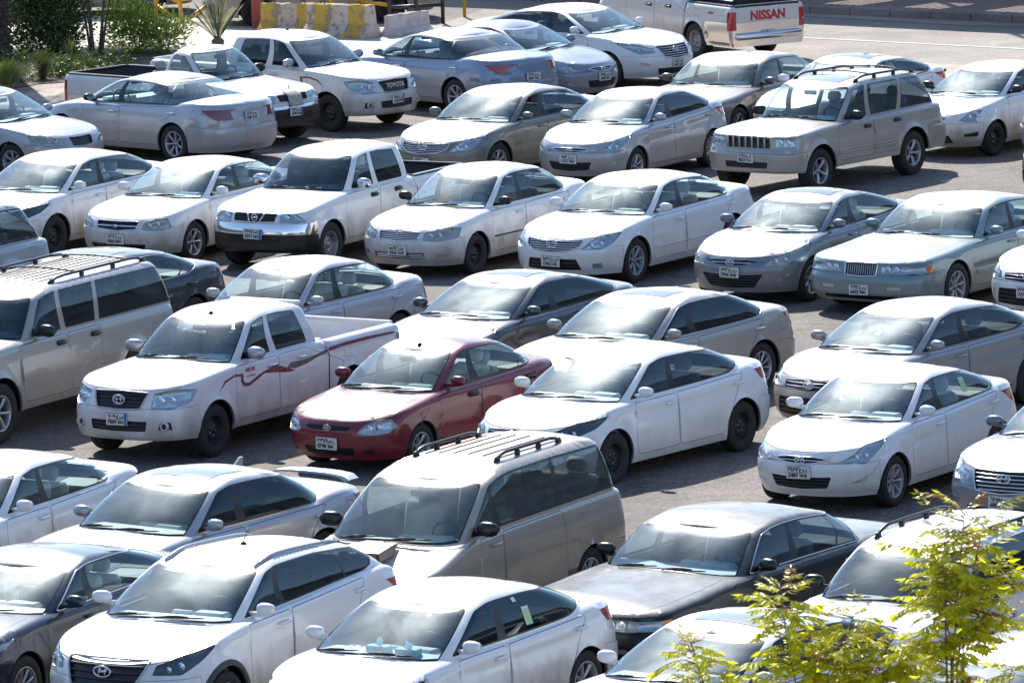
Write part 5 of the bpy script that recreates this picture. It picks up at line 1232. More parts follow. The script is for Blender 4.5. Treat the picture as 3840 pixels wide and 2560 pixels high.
C('G5','saloon_car','cor14','white car roof and bonnet in the bottom right corner, behind the treetop','car',4.68,61.29,235,P_W,wheel='a7',glasss=[M_GT,M_GT])
C('X2','saloon_car','camry','dust-covered beige saloon behind the striped concrete barriers','car',-3.75,138.4,186,P_CB,wheel='steel',glasss=[M_GT,M_GT])
C('X1','saloon_car','camry','dusty car behind the yellow frames and shrubs at the top left','car',-8.9,141.4,186,P_CB,wheel='a7',glasss=[M_GT,M_GT])
for k in ('D2','B5','G4','C6'): sunroof(cars[k][0],cars[k][1])
for o_ in [c for c in cars['B1'][0].children if c.name.startswith('side_window')][:1]:
    o_.location.z=-.33; o_.scale.z=.9
sunroof(cars['F2'][0],cars['F2'][1],.28,.9,.42); sunroof(cars['D5'][0],cars['D5'][1],.3,.8,.34); sunroof(cars['D6'][0],cars['D6'][1],.3,.75,.36); sunroof(cars['B4'][0],cars['B4'][1],.2,.75,.40)
rails(cars['B4'][0],cars['B4'][1],M_BLK,.35,4.0,True); rails(cars['D3'][0],cars['D3'][1],M_BLK,.7,5.2,True,y=.60); ribs(cars['D3'][0],cars['D3'][1],8,.5,5.1)
rails(cars['F3'][0],cars['F3'][1],M_BLK,.65,3.85,False,y=.50,h=.06); ribs(cars['F3'][0],cars['F3'][1],6,.8,3.9)
rails(cars['G2'][0],cars['G2'][1],M_SILV,.15,3.7,False,h=.012); rails(cars['F5'][0],cars['F5'][1],M_BLK,.3,4.0,False)
E,S=cars['F2'][:2]; spoiler(E,S,P_SIL)
m=MB(); p=on_roof(S,S.rw[0]-.05,0); m.prism([(p.x+.12,p.z-.01),(p.x-.02,p.z+.10),(p.x-.07,p.z+.10),(p.x-.06,p.z-.02)],-.012,.012); m.build('fin_aerial',P_SIL,E,fix=True)
for k,s_,h_,b_ in (('E1',2.15,.05,.16),('E2',2.0,.04,.25),('G2',2.75,.16,.10),('A2',2.6,.03,.1),('D3',2.25,.10,.04)): antenna(cars[k][0],cars[k][1],s_,h_,b_)
# bonnet ornaments on the small pickups
for k in('A1','C3'):
    E,S=cars[k][:2]; m=MB(); z=S.sh(.12)+.05; m.lathe([(0,.018),(.05,.006),(.055,.02),(.075,.0)],0,10,axis='z',c=(S.hl-.16,0,z-.01)); m.build('bonnet_ornament',M_CHROME,E,True)
# rag on the grille of the single-cab pickup
E,S=cars['A1'][:2]; m=MB(); V=[];F=[]
for i in range(9):
    for j in range(8):
        y=lerp(-.14,.20,i/8); z=lerp(.94,.68,j/7); x=S.low(S.u_front(abs(y),min(z,.90)),min(z,.90))[0]+.03+.012*math.sin(i*1.7)*j/7; V.append((x-(.06 if j==0 else 0),y+.01*math.sin(j),z))
for i in range(8):
    for j in range(7): k=i*8+j; F.append((k,k+1,k+9,k+8))
rg=mesh_obj('cloth',V,F,pm('rag',(.42,.38,.32),.9,var=.3,vscale=12)); rg.matrix_world=E.matrix_world if False else Matrix.Translation(E.location)@Matrix.Rotation(E.rotation_euler.z,4,'Z')
rg.modifiers.new('t','SOLIDIFY').thickness=.006; tag(rg,'pale grey rag hung over the grille of the single-cab pickup','rag')
# lettering on the pickups
RT=pm('red_lettering',(.50,.02,.03),.4); CT=M_CHROME
E,S=cars['A6'][:2]; me=text_mesh('NISSAN',.24,.003,bold=.010).copy(); me.materials.clear(); me.materials.append(RT); link('lettering',me,E,(-S.hl-.002,0,.88),(R(90),0,R(-90)))
me=text_mesh('160HP',.06,.002).copy(); me.materials.clear(); me.materials.append(RT); side_text(E,S,4.35,.93,'160HP',.07,RT)
m=MB(); m.box((-S.hl-.03,0,.50),(.10,1.5,.13),b=.03); m.build('rear_step_bumper',M_CHROME,E,True); 
m=MB()
for sg in(1,-1):
    for (a,b) in ((.0,.012),):
        m.tube([(-S.hl+.3,sg*.60,1.10),(-S.hl+.3,sg*.60,1.16),(S.hl-3.55,sg*.60,1.16),(S.hl-3.55,sg*.60,1.10)],.02)
m.build('bed_rack',M_BLK,E,True)
E,S=cars['A2'][:2]; me=text_mesh('TOYOTA',.115,.004,bold=.003).copy(); me.materials.clear(); me.materials.append(CT); link('lettering',me,E,(S.low(0,.80)[0]+.004,0,.80),(R(90),0,R(90)))
side_text(E,S,1.52,.80,'HILUX',.07,CT,-1)
# swooping side stripes
RS=pm('stripe_red',(.17,.012,.025),.35); GS=pm('stripe_grey',(.10,.075,.08),.35)
def swoosh(key,side):
    E,S=cars[key][:2]
    polys=[[(.98,.80),(1.15,.90),(1.36,.945),(1.50,.93),(1.48,.87),(1.53,.80),(1.66,.79),(1.90,.86),(2.10,.92),(2.12,.94),(1.90,.90),(1.66,.83),(1.57,.84),(1.54,.88),(1.56,.96),(1.36,.97),(1.13,.925)],
           [(1.98,.90),(2.16,.95),(2.46,.90),(2.60,.86),(2.50,.84),(2.30,.87)],[(2.14,.98),(2.30,.97),(2.52,.90),(2.72,.84),(2.60,.83),(2.36,.88)]]
    decal('side_stripe',E,S,polys,RS,side)
    decal('side_stripe',E,S,[[(2.52,.89),(2.72,.86),(3.0,.885),(3.26,.93),(3.48,.955),(3.48,1.0),(3.2,.965),(2.9,.94),(2.64,.95)]],GS,side)
    decal('side_stripe',E,S,[[(3.54,.965),(3.9,.985),(4.5,.99),(5.10,.985),(5.10,1.01),(4.5,1.03),(3.9,1.03),(3.54,1.015)]],RS,side)
swoosh('E1',1); swoosh('A2',-1)
E,S=cars['E1'][:2]; side_text(E,S,1.72,.985,'HILUX',.075,pm('badge_red',(.35,.05,.06),.4)); side_text(E,S,1.72,.91,'2.7 VVT-i',.05,CT)
m=MB(); p=on_roof(S,S.rw[0]+.02,0); m.box((p.x-.04,0,p.z-.04),(.12,1.04,.04),b=.018); m.tube([(p.x-.02,.50,p.z-.02),(p.x-.05,.52,p.z-.35)],.02); m.tube([(p.x-.02,-.50,p.z-.02),(p.x-.05,-.52,p.z-.35)],.02); m.build('cab_spoiler',P_WPK,E,True)
# bonnet scoop of the minivan
E,S=cars['F3'][:2]; s=.50; z=S.capz(S.hl-s,0); m=MB()
m.add([(S.hl-.36,-.26,z-.03),(S.hl-.36,.26,z-.03),(S.hl-.36,.24,z+.055),(S.hl-.36,-.24,z+.055),(S.hl-.86,-.20,z+.09),(S.hl-.86,.20,z+.09),(S.hl-.60,-.24,z+.09),(S.hl-.60,.24,z+.09),(S.hl-.60,-.26,z),(S.hl-.60,.26,z)],[(3,2,7,6),(6,7,5,4),(0,3,6,8),(2,1,9,7),(8,6,4),(7,9,5)],0)
m.add([(S.hl-.355,-.22,z-.02),(S.hl-.355,.22,z-.02),(S.hl-.355,.21,z+.04),(S.hl-.355,-.21,z+.04)],[(0,1,2,3)],1); m.build('bonnet_scoop',[P_TAN,M_BLK],E,fix=True)
# labels on the windows of the nearest white saloon
def side_sticker(key,s,t,w,h,mat,name='window_label'):
    E,S=cars[key][:2]; p=Vector(S.gre(S.gu_side(s,t),t)); q=Vector(S.gre(S.gu_side(s,t+.1),t+.1)); tilt=math.atan2(p.y-q.y,q.z-p.z)
    return sticker(E,(p.x,p.y+.006,p.z),w,h,mat,(-tilt+0,0,0) if False else (tilt,0,0),name)
LG=pm('label_green',(.42,.62,.45),.5); LW=pm('label_white',(.75,.75,.72),.5); LY=pm('label_yellow',(.65,.6,.15),.5)
for k,s,t in (('G3',2.78,.42),('E4',2.80,.50)):
    side_sticker(k,s,t,.12,.19,LG); o=side_sticker(k,s,t-.04,.05,.08,LY); o.location.y+=.003
    o=side_sticker(k,s,t+.16,.10,.02,LW); o.location.y+=.003
side_sticker('G3',2.66,.80,.06,.05,LW)
# things lying on the dashboard of the nearest white saloon
E,S=cars['G3'][:2]; MW=Matrix.Translation(E.location)@Matrix.Rotation(E.rotation_euler.z,4,'Z'); zc=S.sh(S.ws[0])+.02
TB=pm('tissue_box',(.10,.42,.50),.5,var=.4,vscale=25); TW=pm('tissue',(.62,.78,.80),.8)
for i,(dx,dy) in enumerate(((.32,-.02),(.30,.34))):
    m=MB(); m.box((0,0,.035),(.12,.24,.07),0,b=.004); m.add([(-.03,-.06,.07),(.03,.05,.07),(.02,.07,.13),(-.02,-.03,.14),(.0,.02,.16)],[(0,1,2,4),(0,4,3)],1)
    o=m.build('tissue_box',[TB,TW]); o.matrix_world=MW@Matrix.Translation((S.hl-S.ws[0]-.02-dx,dy,zc+.0))@Matrix.Rotation(.15*i,4,'Z')
    tag(o,['blue tissue box in the middle of the dashboard of the white saloon at bottom centre','blue tissue box in front of the steering wheel of the white saloon at bottom centre'][i],'tissue box')
ck,ntk,bk=newmat('checked_cloth'); tcn=ntk.nodes.new('ShaderNodeTexCoord'); cc=ntk.nodes.new('ShaderNodeTexChecker'); cc.inputs['Scale'].default_value=22; cc.inputs[1].default_value=(.5,.08,.09,1); cc.inputs[2].default_value=(.65,.68,.68,1); ntk.links.new(tcn.outputs['Object'],cc.inputs[0]); ntk.links.new(cc.outputs[0],bk.inputs['Base Color']); bk.inputs['Roughness'].default_value=.9
V=[];F=[]
for i in range(25):
    for j in range(9):
        y=lerp(-.60,.60,i/24); t=j/8; V.append((S.hl-S.ws[0]-.10-.42*t,y,zc+lerp(-.045,-.003,t)+.006+.008*random.random()))
for i in range(24):
    for j in range(8): k=i*9+j; F.append((k,k+9,k+10,k+1))
o=mesh_obj('cloth',V,F,ck); o.matrix_world=MW; tag(o,'red and white checked cloth spread on the dashboard of the white saloon at bottom centre','cloth')
# ================= ground
def ground_mat(name,c1,c2,scale,speck=.35,bump=.5,rough=.85,stain=(.5,.5,.5),stains=.25,bs=60,stainy=False):
    m,nt,b=newmat(name); N=nt.nodes; Lk=nt.links; b.inputs['Roughness'].default_value=rough
    tc=N.new('ShaderNodeTexCoord')
    def nz(s,d=6,r=.6):
        n=N.new('ShaderNodeTexNoise'); n.inputs['Scale'].default_value=s; n.inputs['Detail'].default_value=d; n.inputs['Roughness'].default_value=r; Lk.new(tc.outputs['Object'],n.inputs['Vector']); return n
    a=nz(scale); r=N.new('ShaderNodeMapRange'); r.inputs[1].default_value=.3; r.inputs[2].default_value=.7; Lk.new(a.outputs['Fac'],r.inputs[0])
    mx=N.new('ShaderNodeMix'); mx.data_type='RGBA'; mx.inputs['A'].default_value=(*c1,1); mx.inputs['B'].default_value=(*c2,1); Lk.new(r.outputs[0],mx.inputs['Factor'])
    v=N.new('ShaderNodeTexVoronoi'); v.inputs['Scale'].default_value=bs; Lk.new(tc.outputs['Object'],v.inputs['Vector'])
    sp=N.new('ShaderNodeMapRange'); sp.inputs[1].default_value=0; sp.inputs[2].default_value=1; sp.inputs[3].default_value=1-speck; sp.inputs[4].default_value=1+speck
    sx=N.new('ShaderNodeSeparateColor'); Lk.new(v.outputs['Color'],sx.inputs[0]); Lk.new(sx.outputs[0],sp.inputs[0])
    if stainy:
        n4=nz(1.1,3,.5); r4=N.new('ShaderNodeMapRange'); r4.inputs[1].default_value=.62; r4.inputs[2].default_value=.72; r4.inputs[3].default_value=1; r4.inputs[4].default_value=.62; Lk.new(n4.outputs['Fac'],r4.inputs[0])
        v4=N.new('ShaderNodeTexVoronoi'); v4.feature='DISTANCE_TO_EDGE'; v4.inputs['Scale'].default_value=.42; dd=N.new('ShaderNodeVectorMath'); dd.operation='ADD'; n5=nz(2.5,4); sc5=N.new('ShaderNodeVectorMath'); sc5.operation='SCALE'; sc5.inputs['Scale'].default_value=.5; Lk.new(n5.outputs['Color'],sc5.inputs[0]); Lk.new(tc.outputs['Object'],dd.inputs[0]); Lk.new(sc5.outputs[0],dd.inputs[1]); Lk.new(dd.outputs[0],v4.inputs['Vector'])
        r5=N.new('ShaderNodeMapRange'); r5.inputs[1].default_value=.0; r5.inputs[2].default_value=.010; r5.inputs[3].default_value=.55; r5.inputs[4].default_value=1; Lk.new(v4.outputs['Distance'],r5.inputs[0])
        m4=N.new('ShaderNodeMath'); m4.operation='MULTIPLY'; Lk.new(r4.outputs[0],m4.inputs[0]); Lk.new(r5.outputs[0],m4.inputs[1])
    big=nz(.35,5); rb=N.new('ShaderNodeMapRange'); rb.inputs[1].default_value=.35; rb.inputs[2].default_value=.65; rb.inputs[3].default_value=1-stains; rb.inputs[4].default_value=1+stains*.6; Lk.new(big.outputs['Fac'],rb.inputs[0])
    mu_=N.new('ShaderNodeMath'); mu_.operation='MULTIPLY'; Lk.new(sp.outputs[0],mu_.inputs[0]); Lk.new(rb.outputs[0],mu_.inputs[1])
    if stainy:
        m6=N.new('ShaderNodeMath'); m6.operation='MULTIPLY'; Lk.new(mu_.outputs[0],m6.inputs[0]); Lk.new(m4.outputs[0],m6.inputs[1]); mu_=m6
    sc=N.new('ShaderNodeVectorMath'); sc.operation='SCALE'; Lk.new(mx.outputs['Result'],sc.inputs[0]); Lk.new(mu_.outputs[0],sc.inputs['Scale']); Lk.new(sc.outputs[0],b.inputs['Base Color'])
    bp=N.new('ShaderNodeBump'); bp.inputs['Strength'].default_value=bump; bp.inputs['Distance'].default_value=.012; Lk.new(v.outputs['Distance'],bp.inputs['Height']); Lk.new(bp.outputs[0],b.inputs['Normal'])
    return m
M_ASPH=ground_mat('asphalt',(.118,.100,.088),(.180,.155,.134),3.0,.45,.8,bs=38,stains=.3,stainy=True)
M_ROAD=ground_mat('road_asphalt',(.20,.175,.155),(.27,.235,.205),1.5,.22,.4,bs=30)
M_SAND=ground_mat('sand',(.32,.24,.18),(.42,.33,.26),1.2,.12,.2,bs=20)
M_PAVE=ground_mat('pale_paving',(.50,.45,.39),(.60,.55,.48),1.2,.06,.2,bs=14)
M_SOIL=ground_mat('soil',(.06,.045,.03),(.10,.075,.05),3,.3,.6,bs=25)
M_KERB=ground_mat('kerb_stone',(.22,.165,.145),(.28,.21,.19),2,.12,.3,bs=20)
M_SIDE=ground_mat('pavement_blocks',(.20,.135,.115),(.26,.18,.155),2,.15,.3,bs=9)
def sheet(name,pts,z,mat,kind='structure'):
    o=mesh_obj(name,[(a,b,z) for a,b in pts],[tuple(range(len(pts)))],mat,None,None,False); 
    if kind: o['kind']=kind
    return o
sheet('ground',[(-700,-300),(700,-300),(700,1500),(-700,1500)],0,M_ASPH)
KD=Vector((.785,-.62)); KN=Vector((.62,.785)); K0=Vector((5.54,137.6))
def kp_(a,b): v=K0+KD*a+KN*b; return (v.x,v.y)
# road surface between the car park and the far kerb, sandy where nobody drives
sheet('road',[kp_(-60,0),kp_(60,0),kp_(60,-11.5),kp_(14,-10.5),kp_(6,-9.2),kp_(-2,-8.5),kp_(-4.5,-6),kp_(-6,-2),kp_(-12,-1.0),kp_(-60,-1)],.004,M_ROAD)
sandp=[]
for i in range(40):
    a=lerp(-5,26,i/39); sandp.append(kp_(a,-7.4-.35*math.sin(i*.9)-.2*math.sin(i*2.3)))
for i in range(40):
    a=lerp(26,-5,i/39); sandp.append(kp_(a,-9.6-.5*math.sin(i*.7)-.3*math.sin(i*1.9)))
sheet('sand_drift',sandp,.008,M_SAND)
sheet('sand_strip',[kp_(-3,-.05),kp_(30,-.05),kp_(30,-.42),kp_(20,-.65),kp_(9,-.5),kp_(5,-.8),kp_(0,-.45),kp_(-3,-.5)],.012,M_SAND)
M_LINE=pm('worn_road_paint',(.52,.48,.44),.8,var=.25,vscale=3)
sheet('road_line',[kp_(-.5,-4.02),kp_(30,-4.30),kp_(30,-4.45),kp_(-.5,-4.14)],.012,M_LINE)
M_YEL=pm('worn_yellow_paint',(.42,.30,.10),.8,var=.4,vscale=8)
sheet('ground_line',[(3.05,75.55),(3.75,75.1),(3.72,75.0),(3.02,75.43)],.004,M_YEL)
# pale paving left of the lot and the planting bed
sheet('paving',[(-40,139.3),(-7.8,140.6),(-5.0,138.2),(-1.4,136.6),(-.3,134.6),(-1.2,132.0),(-3.0,129.6),(-6.6,130.6),(-40,131.0)],.016,M_PAVE)
sheet('planting_bed',[(-40,134.3),(-6.9,134.0),(-6.4,131.0),(-7.2,127.9),(-8.9,127.2),(-10.2,125.2),(-40,124)],.020,M_SOIL)
M_BRICK=ground_mat('brick_paving',(.26,.21,.17),(.34,.28,.23),4,.35,.3,bs=8)
sheet('brick_path',[(-40,123.9),(-10.2,125.0),(-8.9,127.0),(-7.2,127.7),(-6.2,128.2),(-5.8,127.2),(-6.4,122.0),(-40,121)],.024,M_BRICK)
# kerb stones and pavement at the far side
for i in range(44):
    a=-16+i*1.0
    m=MB(); c=K0+KD*(a+.5)+KN*.14; m.box((c.x,c.y,.075),(.985,.28,.17),b=.02,M=Matrix.Translation((c.x,c.y,.075))@Matrix.Rotation(math.atan2(KD.y,KD.x),4,'Z'))
    if i==0: kb=[m]
    else: kb.append(m)
M_=MB()
for m in kb: M_.add(m.v,m.f)
M_.build('kerb',M_KERB)['kind']='structure'
m=MB(); m.add([(*kp_(-16,.28),.15),(*kp_(28,.28),.15),(*kp_(28,14),.15),(*kp_(-16,14),.15)],[(0,1,2,3)]); m.build('pavement',M_SIDE)['kind']='structure'
# unseen slatted canopy, added beyond the kerb to cast the pavement's striped shade
cn=empty('canopy',(*kp_(5,7.5),0),0); tag(cn,'unseen slatted canopy added beyond the far kerb to shade the pavement','canopy')
MWd=pm('canopy_wood',(.18,.12,.09),.7)
def canopy():
    # slab edge line parallel to the kerb; openings every 2.06 m with slanted slats
    z=4.5; off=Vector((-.95,4.9)); m=MB(); L0=cn.location
    def P(a,b,zz=z): v=K0+KD*a+KN*b+off; return Vector((v.x-L0.x,v.y-L0.y,zz))
    def q(a0,a1,b0,b1,mm=m):
        p=[P(a0,b0),P(a1,b0),P(a1,b1),P(a0,b1)]; mm.add(p+[v+Vector((0,0,.12)) for v in p],[(3,2,1,0),(4,5,6,7),(0,1,5,4),(1,2,6,5),(2,3,7,6),(3,0,4,7)])
    f=-1.75; o0,o1=.50,1.75
    q(-16,28,f,o0); q(-16,28,o1,9)
    a=-16; 
    for i in range(22):
        a0=-16+i*2.0; q(a0,a0+.95,o0,o1)
        for k in range(6):
            a1=a0+.95+k*.19; mm=m; p=[P(a1,o0),P(a1+.09,o0),P(a1+.22,o1),P(a1+.13,o1)]; m.add(p+[v+Vector((0,0,.02)) for v in p],[(3,2,1,0),(4,5,6,7),(0,1,5,4),(1,2,6,5),(2,3,7,6),(3,0,4,7)])
    m.build('roof',MWd,cn,fix=True)
    for i in range(8):
        m=MB(); b=P(-15+i*6,5.5,0); m.box((b.x,b.y,z/2),(.2,.2,z)); m.build('post',MWd,cn)
canopy()
lp=empty('lamp_post',(8.05,142.3,0)); tag(lp,'tall slim lamp post standing beyond the far pavement','lamp post')
m=MB(); m.tube([(0,0,0),(0,0,9.5),(0,0,12.5)],[.11,.09,.07],n=10); m.build('pole',M_STEELS,lp,True); m=MB(); m.tube([(0,0,12.4),(.4,-.2,12.7),(1.0,-.5,12.75)],.05); m.box((1.1,-.55,12.72),(.5,.2,.1),b=.02); m.build('lamp_head',M_STEELS,lp,True)
# ================= barriers and rails
def stripes_mat():
    m,nt,b=newmat('barrier_paint'); N=nt.nodes; Lk=nt.links; tc=N.new('ShaderNodeTexCoord'); s=N.new('ShaderNodeSeparateXYZ'); Lk.new(tc.outputs['Object'],s.inputs[0])
    oi=N.new('ShaderNodeObjectInfo'); mu_=N.new('ShaderNodeMath'); mu_.operation='MULTIPLY_ADD'; mu_.inputs[1].default_value=1/.80; mu_.inputs[2].default_value=.22; Lk.new(s.outputs['X'],mu_.inputs[0])
    fr=N.new('ShaderNodeMath'); fr.operation='FRACT'; Lk.new(mu_.outputs[0],fr.inputs[0]); gt=N.new('ShaderNodeMath'); gt.operation='GREATER_THAN'; gt.inputs[1].default_value=.5; Lk.new(fr.outputs[0],gt.inputs[0])
    n=N.new('ShaderNodeTexNoise'); n.inputs['Scale'].default_value=7; n.inputs['Detail'].default_value=8; Lk.new(tc.outputs['Object'],n.inputs['Vector'])
    mx=N.new('ShaderNodeMix'); mx.data_type='RGBA'; mx.inputs['A'].default_value=(.52,.44,.38,1); mx.inputs['B'].default_value=(.52,.34,.06,1); Lk.new(gt.outputs[0],mx.inputs['Factor'])
    w_=N.new('ShaderNodeMapRange'); w_.inputs[1].default_value=.50; w_.inputs[2].default_value=.62; Lk.new(n.outputs['Fac'],w_.inputs[0])
    m2=N.new('ShaderNodeMix'); m2.data_type='RGBA'; m2.inputs['B'].default_value=(.30,.22,.16,1); Lk.new(mx.outputs['Result'],m2.inputs['A']); Lk.new(w_.outputs[0],m2.inputs['Factor']); Lk.new(m2.outputs['Result'],b.inputs['Base Color']); b.inputs['Roughness'].default_value=.9
    return m
M_BAR=stripes_mat(); M_CONC=pm('worn_concrete',(.48,.43,.42),.9,var=.3,vscale=5,bump=.4,bscale=18)
def barrier(p0,p1,h,label,mat):
    a=Vector(p0);b=Vector(p1);L=(b-a).length; o=empty('concrete_barrier',(*((a+b)/2),0),math.atan2(b.y-a.y,b.x-a.x)); tag(o,label,'barrier')
    k=h/.62; prof=[(-.26*k,0),(-.26*k,.12*k),(-.10*k,.26*k),(-.075*k,h-.02),(-.055*k,h),(.055*k,h),(.075*k,h-.02),(.10*k,.26*k),(.26*k,.12*k),(.26*k,0)]
    m=MB(); n=14; V=[];F=[]
    for i in range(n+1):
        for (y,z) in prof:
            jz=random.uniform(-.012,.012)*(z>h*.9); jx=random.uniform(-.02,.02) if i in(0,n) else 0
            V.append((lerp(-L/2,L/2,i/n)+jx,y+random.uniform(-.006,.006),z+jz))
    q=len(prof)
    for i in range(n):
        for j in range(q-1): F.append((i*q+j,(i+1)*q+j,(i+1)*q+j+1,i*q+j+1))
    F+= [tuple(range(q)),tuple(n*q+j for j in range(q))[::-1]]
    m.add(V,F); m.build('block',mat,o,fix=True)
    m=MB()
    for x in (-L*.28,L*.28): m.tube([(x-.05,0,h-.02),(x-.05,0,h+.05),(x+.05,0,h+.05),(x+.05,0,h-.02)],.012,n=5)
    m.build('lifting_eye',M_STEEL,o)
barrier((-4.95,136.3),(-3.85,135.9),.60,'short concrete barrier with one orange band, beside the red post',M_BAR)
barrier((-3.95,135.1),(-2.62,134.3),.68,'long concrete barrier with faded yellow bands, in the middle of the three',M_BAR)
barrier((-2.36,134.4),(-1.55,135.3),.45,'plain greyish white concrete block in front of the black gate',M_CONC)
RP=pm('faded_red_paint',(.30,.07,.06),.8,var=.3); YP=pm('yellow_rail_paint',(.65,.33,.02),.5,var=.2); BP=pm('black_rail_paint',(.02,.022,.025),.5)
o=empty('bollard',(-5.05,137.0,0)); tag(o,'faded red square post at the left end of the barriers','post'); m=MB(); m.box((0,0,.32),(.26,.2,.68),b=.02); m.build('post',RP,o); m=MB(); m.tube([(.05,0,.64),(.06,0,1.25)],.03); m.tube([(-.3,.05,.83),(.75,-.05,.90)],.022); m.build('bracket',BP,o)
def railing(name,label,cat,mat,segs,r=.035):
    a=segs[0][0]; o=empty(name,(a[0],a[1],0)); tag(o,label,cat)
    for nm,pts in [('post' if abs(s[0][2]-s[-1][2])>.35 and abs(s[0][0]-s[-1][0])<.2 else 'rail',s) for s in segs]:
        m=MB(); m.tube([(p[0]-a[0],p[1]-a[1],p[2]) for p in pts],r,n=8); m.build(nm,mat,o,True)
railing('gate','black tubular gate standing behind the pale concrete block','gate',BP,[[(-2.33,136.4,0),(-2.33,136.4,.95)],[(-1.78,136.6,0),(-1.78,136.6,.95)],[(-1.24,137.0,0),(-1.24,137.0,.95)],[(-2.33,136.4,.42),(-1.24,137.0,.40)],[(-2.33,136.4,.74),(-1.24,137.0,.70)]],.04)
railing('railing','yellow tubular railing behind the concrete barriers','railing',YP,[[(-3.0,137.2,0),(-3.0,137.2,1.2)],[(-3.6,137.2,.80),(-2.33,136.9,.68)],[(-3.0,137.2,.5),(-2.33,136.9,.42)],[(-3.55,137.2,0),(-3.55,137.2,1.1)]],.04)
railing('pole','slim yellow pole right of the black gate','pole',YP,[[(-.80,138.3,0),(-.80,138.3,1.6)]],.035)
railing('frame','yellow braced frame behind the shrubs, left one','frame',YP,[[(-7.30,139.8,0),(-7.30,139.8,.9)],[(-7.30,139.8,.30),(-6.95,139.5,.05)],[(-7.15,139.8,.55),(-6.80,139.6,.35)]],.045)
railing('frame','yellow braced frame beside the small palm','frame',YP,[[(-6.70,138.7,0),(-6.78,138.7,.95)],[(-6.60,138.7,.05),(-6.2,138.9,.32)],[(-6.70,138.9,.48),(-6.1,138.9,.55)]],.045)
railing('pole','short yellow pole seen through the dark shrub at the left edge','pole',YP,[[(-9.15,137.5,0),(-9.22,137.5,1.5)]],.04)
# ================= vegetation
def leafmat(name,col,var=.35,trans=.35,gloss=.35):
    m,nt,b=newmat(name); N=nt.nodes; Lk=nt.links; N.remove(b)
    tc=N.new('ShaderNodeNewGeometry'); n=N.new('ShaderNodeTexNoise'); n.inputs['Scale'].default_value=6; n.inputs['Detail'].default_value=3; Lk.new(tc.outputs['Position'],n.inputs['Vector'])
    ri=N.new('ShaderNodeMath'); ri.operation='ADD'; Lk.new(tc.outputs['Random Per Island'],ri.inputs[0]); Lk.new(n.outputs['Fac'],ri.inputs[1])
    r=N.new('ShaderNodeMapRange'); r.inputs[1].default_value=.4; r.inputs[2].default_value=1.6; r.inputs[3].default_value=1-var; r.inputs[4].default_value=1+var*1.3; Lk.new(ri.outputs[0],r.inputs[0])
    s=N.new('ShaderNodeVectorMath'); s.operation='SCALE'; s.inputs[0].default_value=col; Lk.new(r.outputs[0],s.inputs['Scale'])
    d=N.new('ShaderNodeBsdfDiffuse'); t=N.new('ShaderNodeBsdfTranslucent'); g=N.new('ShaderNodeBsdfGlossy'); g.inputs['Roughness'].default_value=.42; g.inputs[0].default_value=(.8,.8,.6,1)
    Lk.new(s.outputs[0],d.inputs[0]); 
    s2=N.new('ShaderNodeVectorMath'); s2.operation='MULTIPLY'; s2.inputs[1].default_value=(1.5,1.35,.6); Lk.new(s.outputs[0],s2.inputs[0]); Lk.new(s2.outputs[0],t.inputs[0])
    m1=N.new('ShaderNodeMixShader'); m1.inputs[0].default_value=trans; Lk.new(d.outputs[0],m1.inputs[1]); Lk.new(t.outputs[0],m1.inputs[2])
    fr=N.new('ShaderNodeFresnel'); fr.inputs[0].default_value=1.3; m2=N.new('ShaderNodeMixShader'); Lk.new(fr.outputs[0],m2.inputs[0]); Lk.new(m1.outputs[0],m2.inputs[1]); Lk.new(g.outputs[0],m2.inputs[2]); Lk.new(m2.outputs[0],N['Material Output'].inputs[0])
    return m
L_DARK=leafmat('leaf_dark_green',(.045,.085,.022)); L_BR=leafmat('leaf_bright_green',(.19,.28,.035),.4,.45); L_GRASS=leafmat('leaf_grass',(.28,.33,.08)); L_PALM=leafmat('palm_frond',(.06,.10,.03),.35,.3); L_NEEM=leafmat('neem_leaf',(.52,.56,.030),.38,.68); L_NEEMO=leafmat('neem_young_leaf',(.36,.17,.025),.3,.5)
M_BARK=pm('bark',(.17,.11,.085),.9,var=.4,vscale=12,bump=.5); M_STEM=pm('green_stem',(.20,.12,.07),.7,var=.3)
rnd=random.Random(11)
def leaf(m,p,d,L,w,mi=0,nrm=None):
    d=d.normalized(); u=d.cross(nrm or Vector((rnd.uniform(-1,1),rnd.uniform(-1,1),rnd.uniform(-.2,1))))
    if u.length<1e-3: u=Vector((1,0,0))
    u.normalize(); k=d.cross(u)*(w*.25)
    o=len(m.v); m.v+=[tuple(p),tuple(p+d*L*.45+u*w*.5+k),tuple(p+d*L),tuple(p+d*L*.45-u*w*.5+k)]; m.f.append((o,o+1,o+2,o+3)); m.m.append(mi)
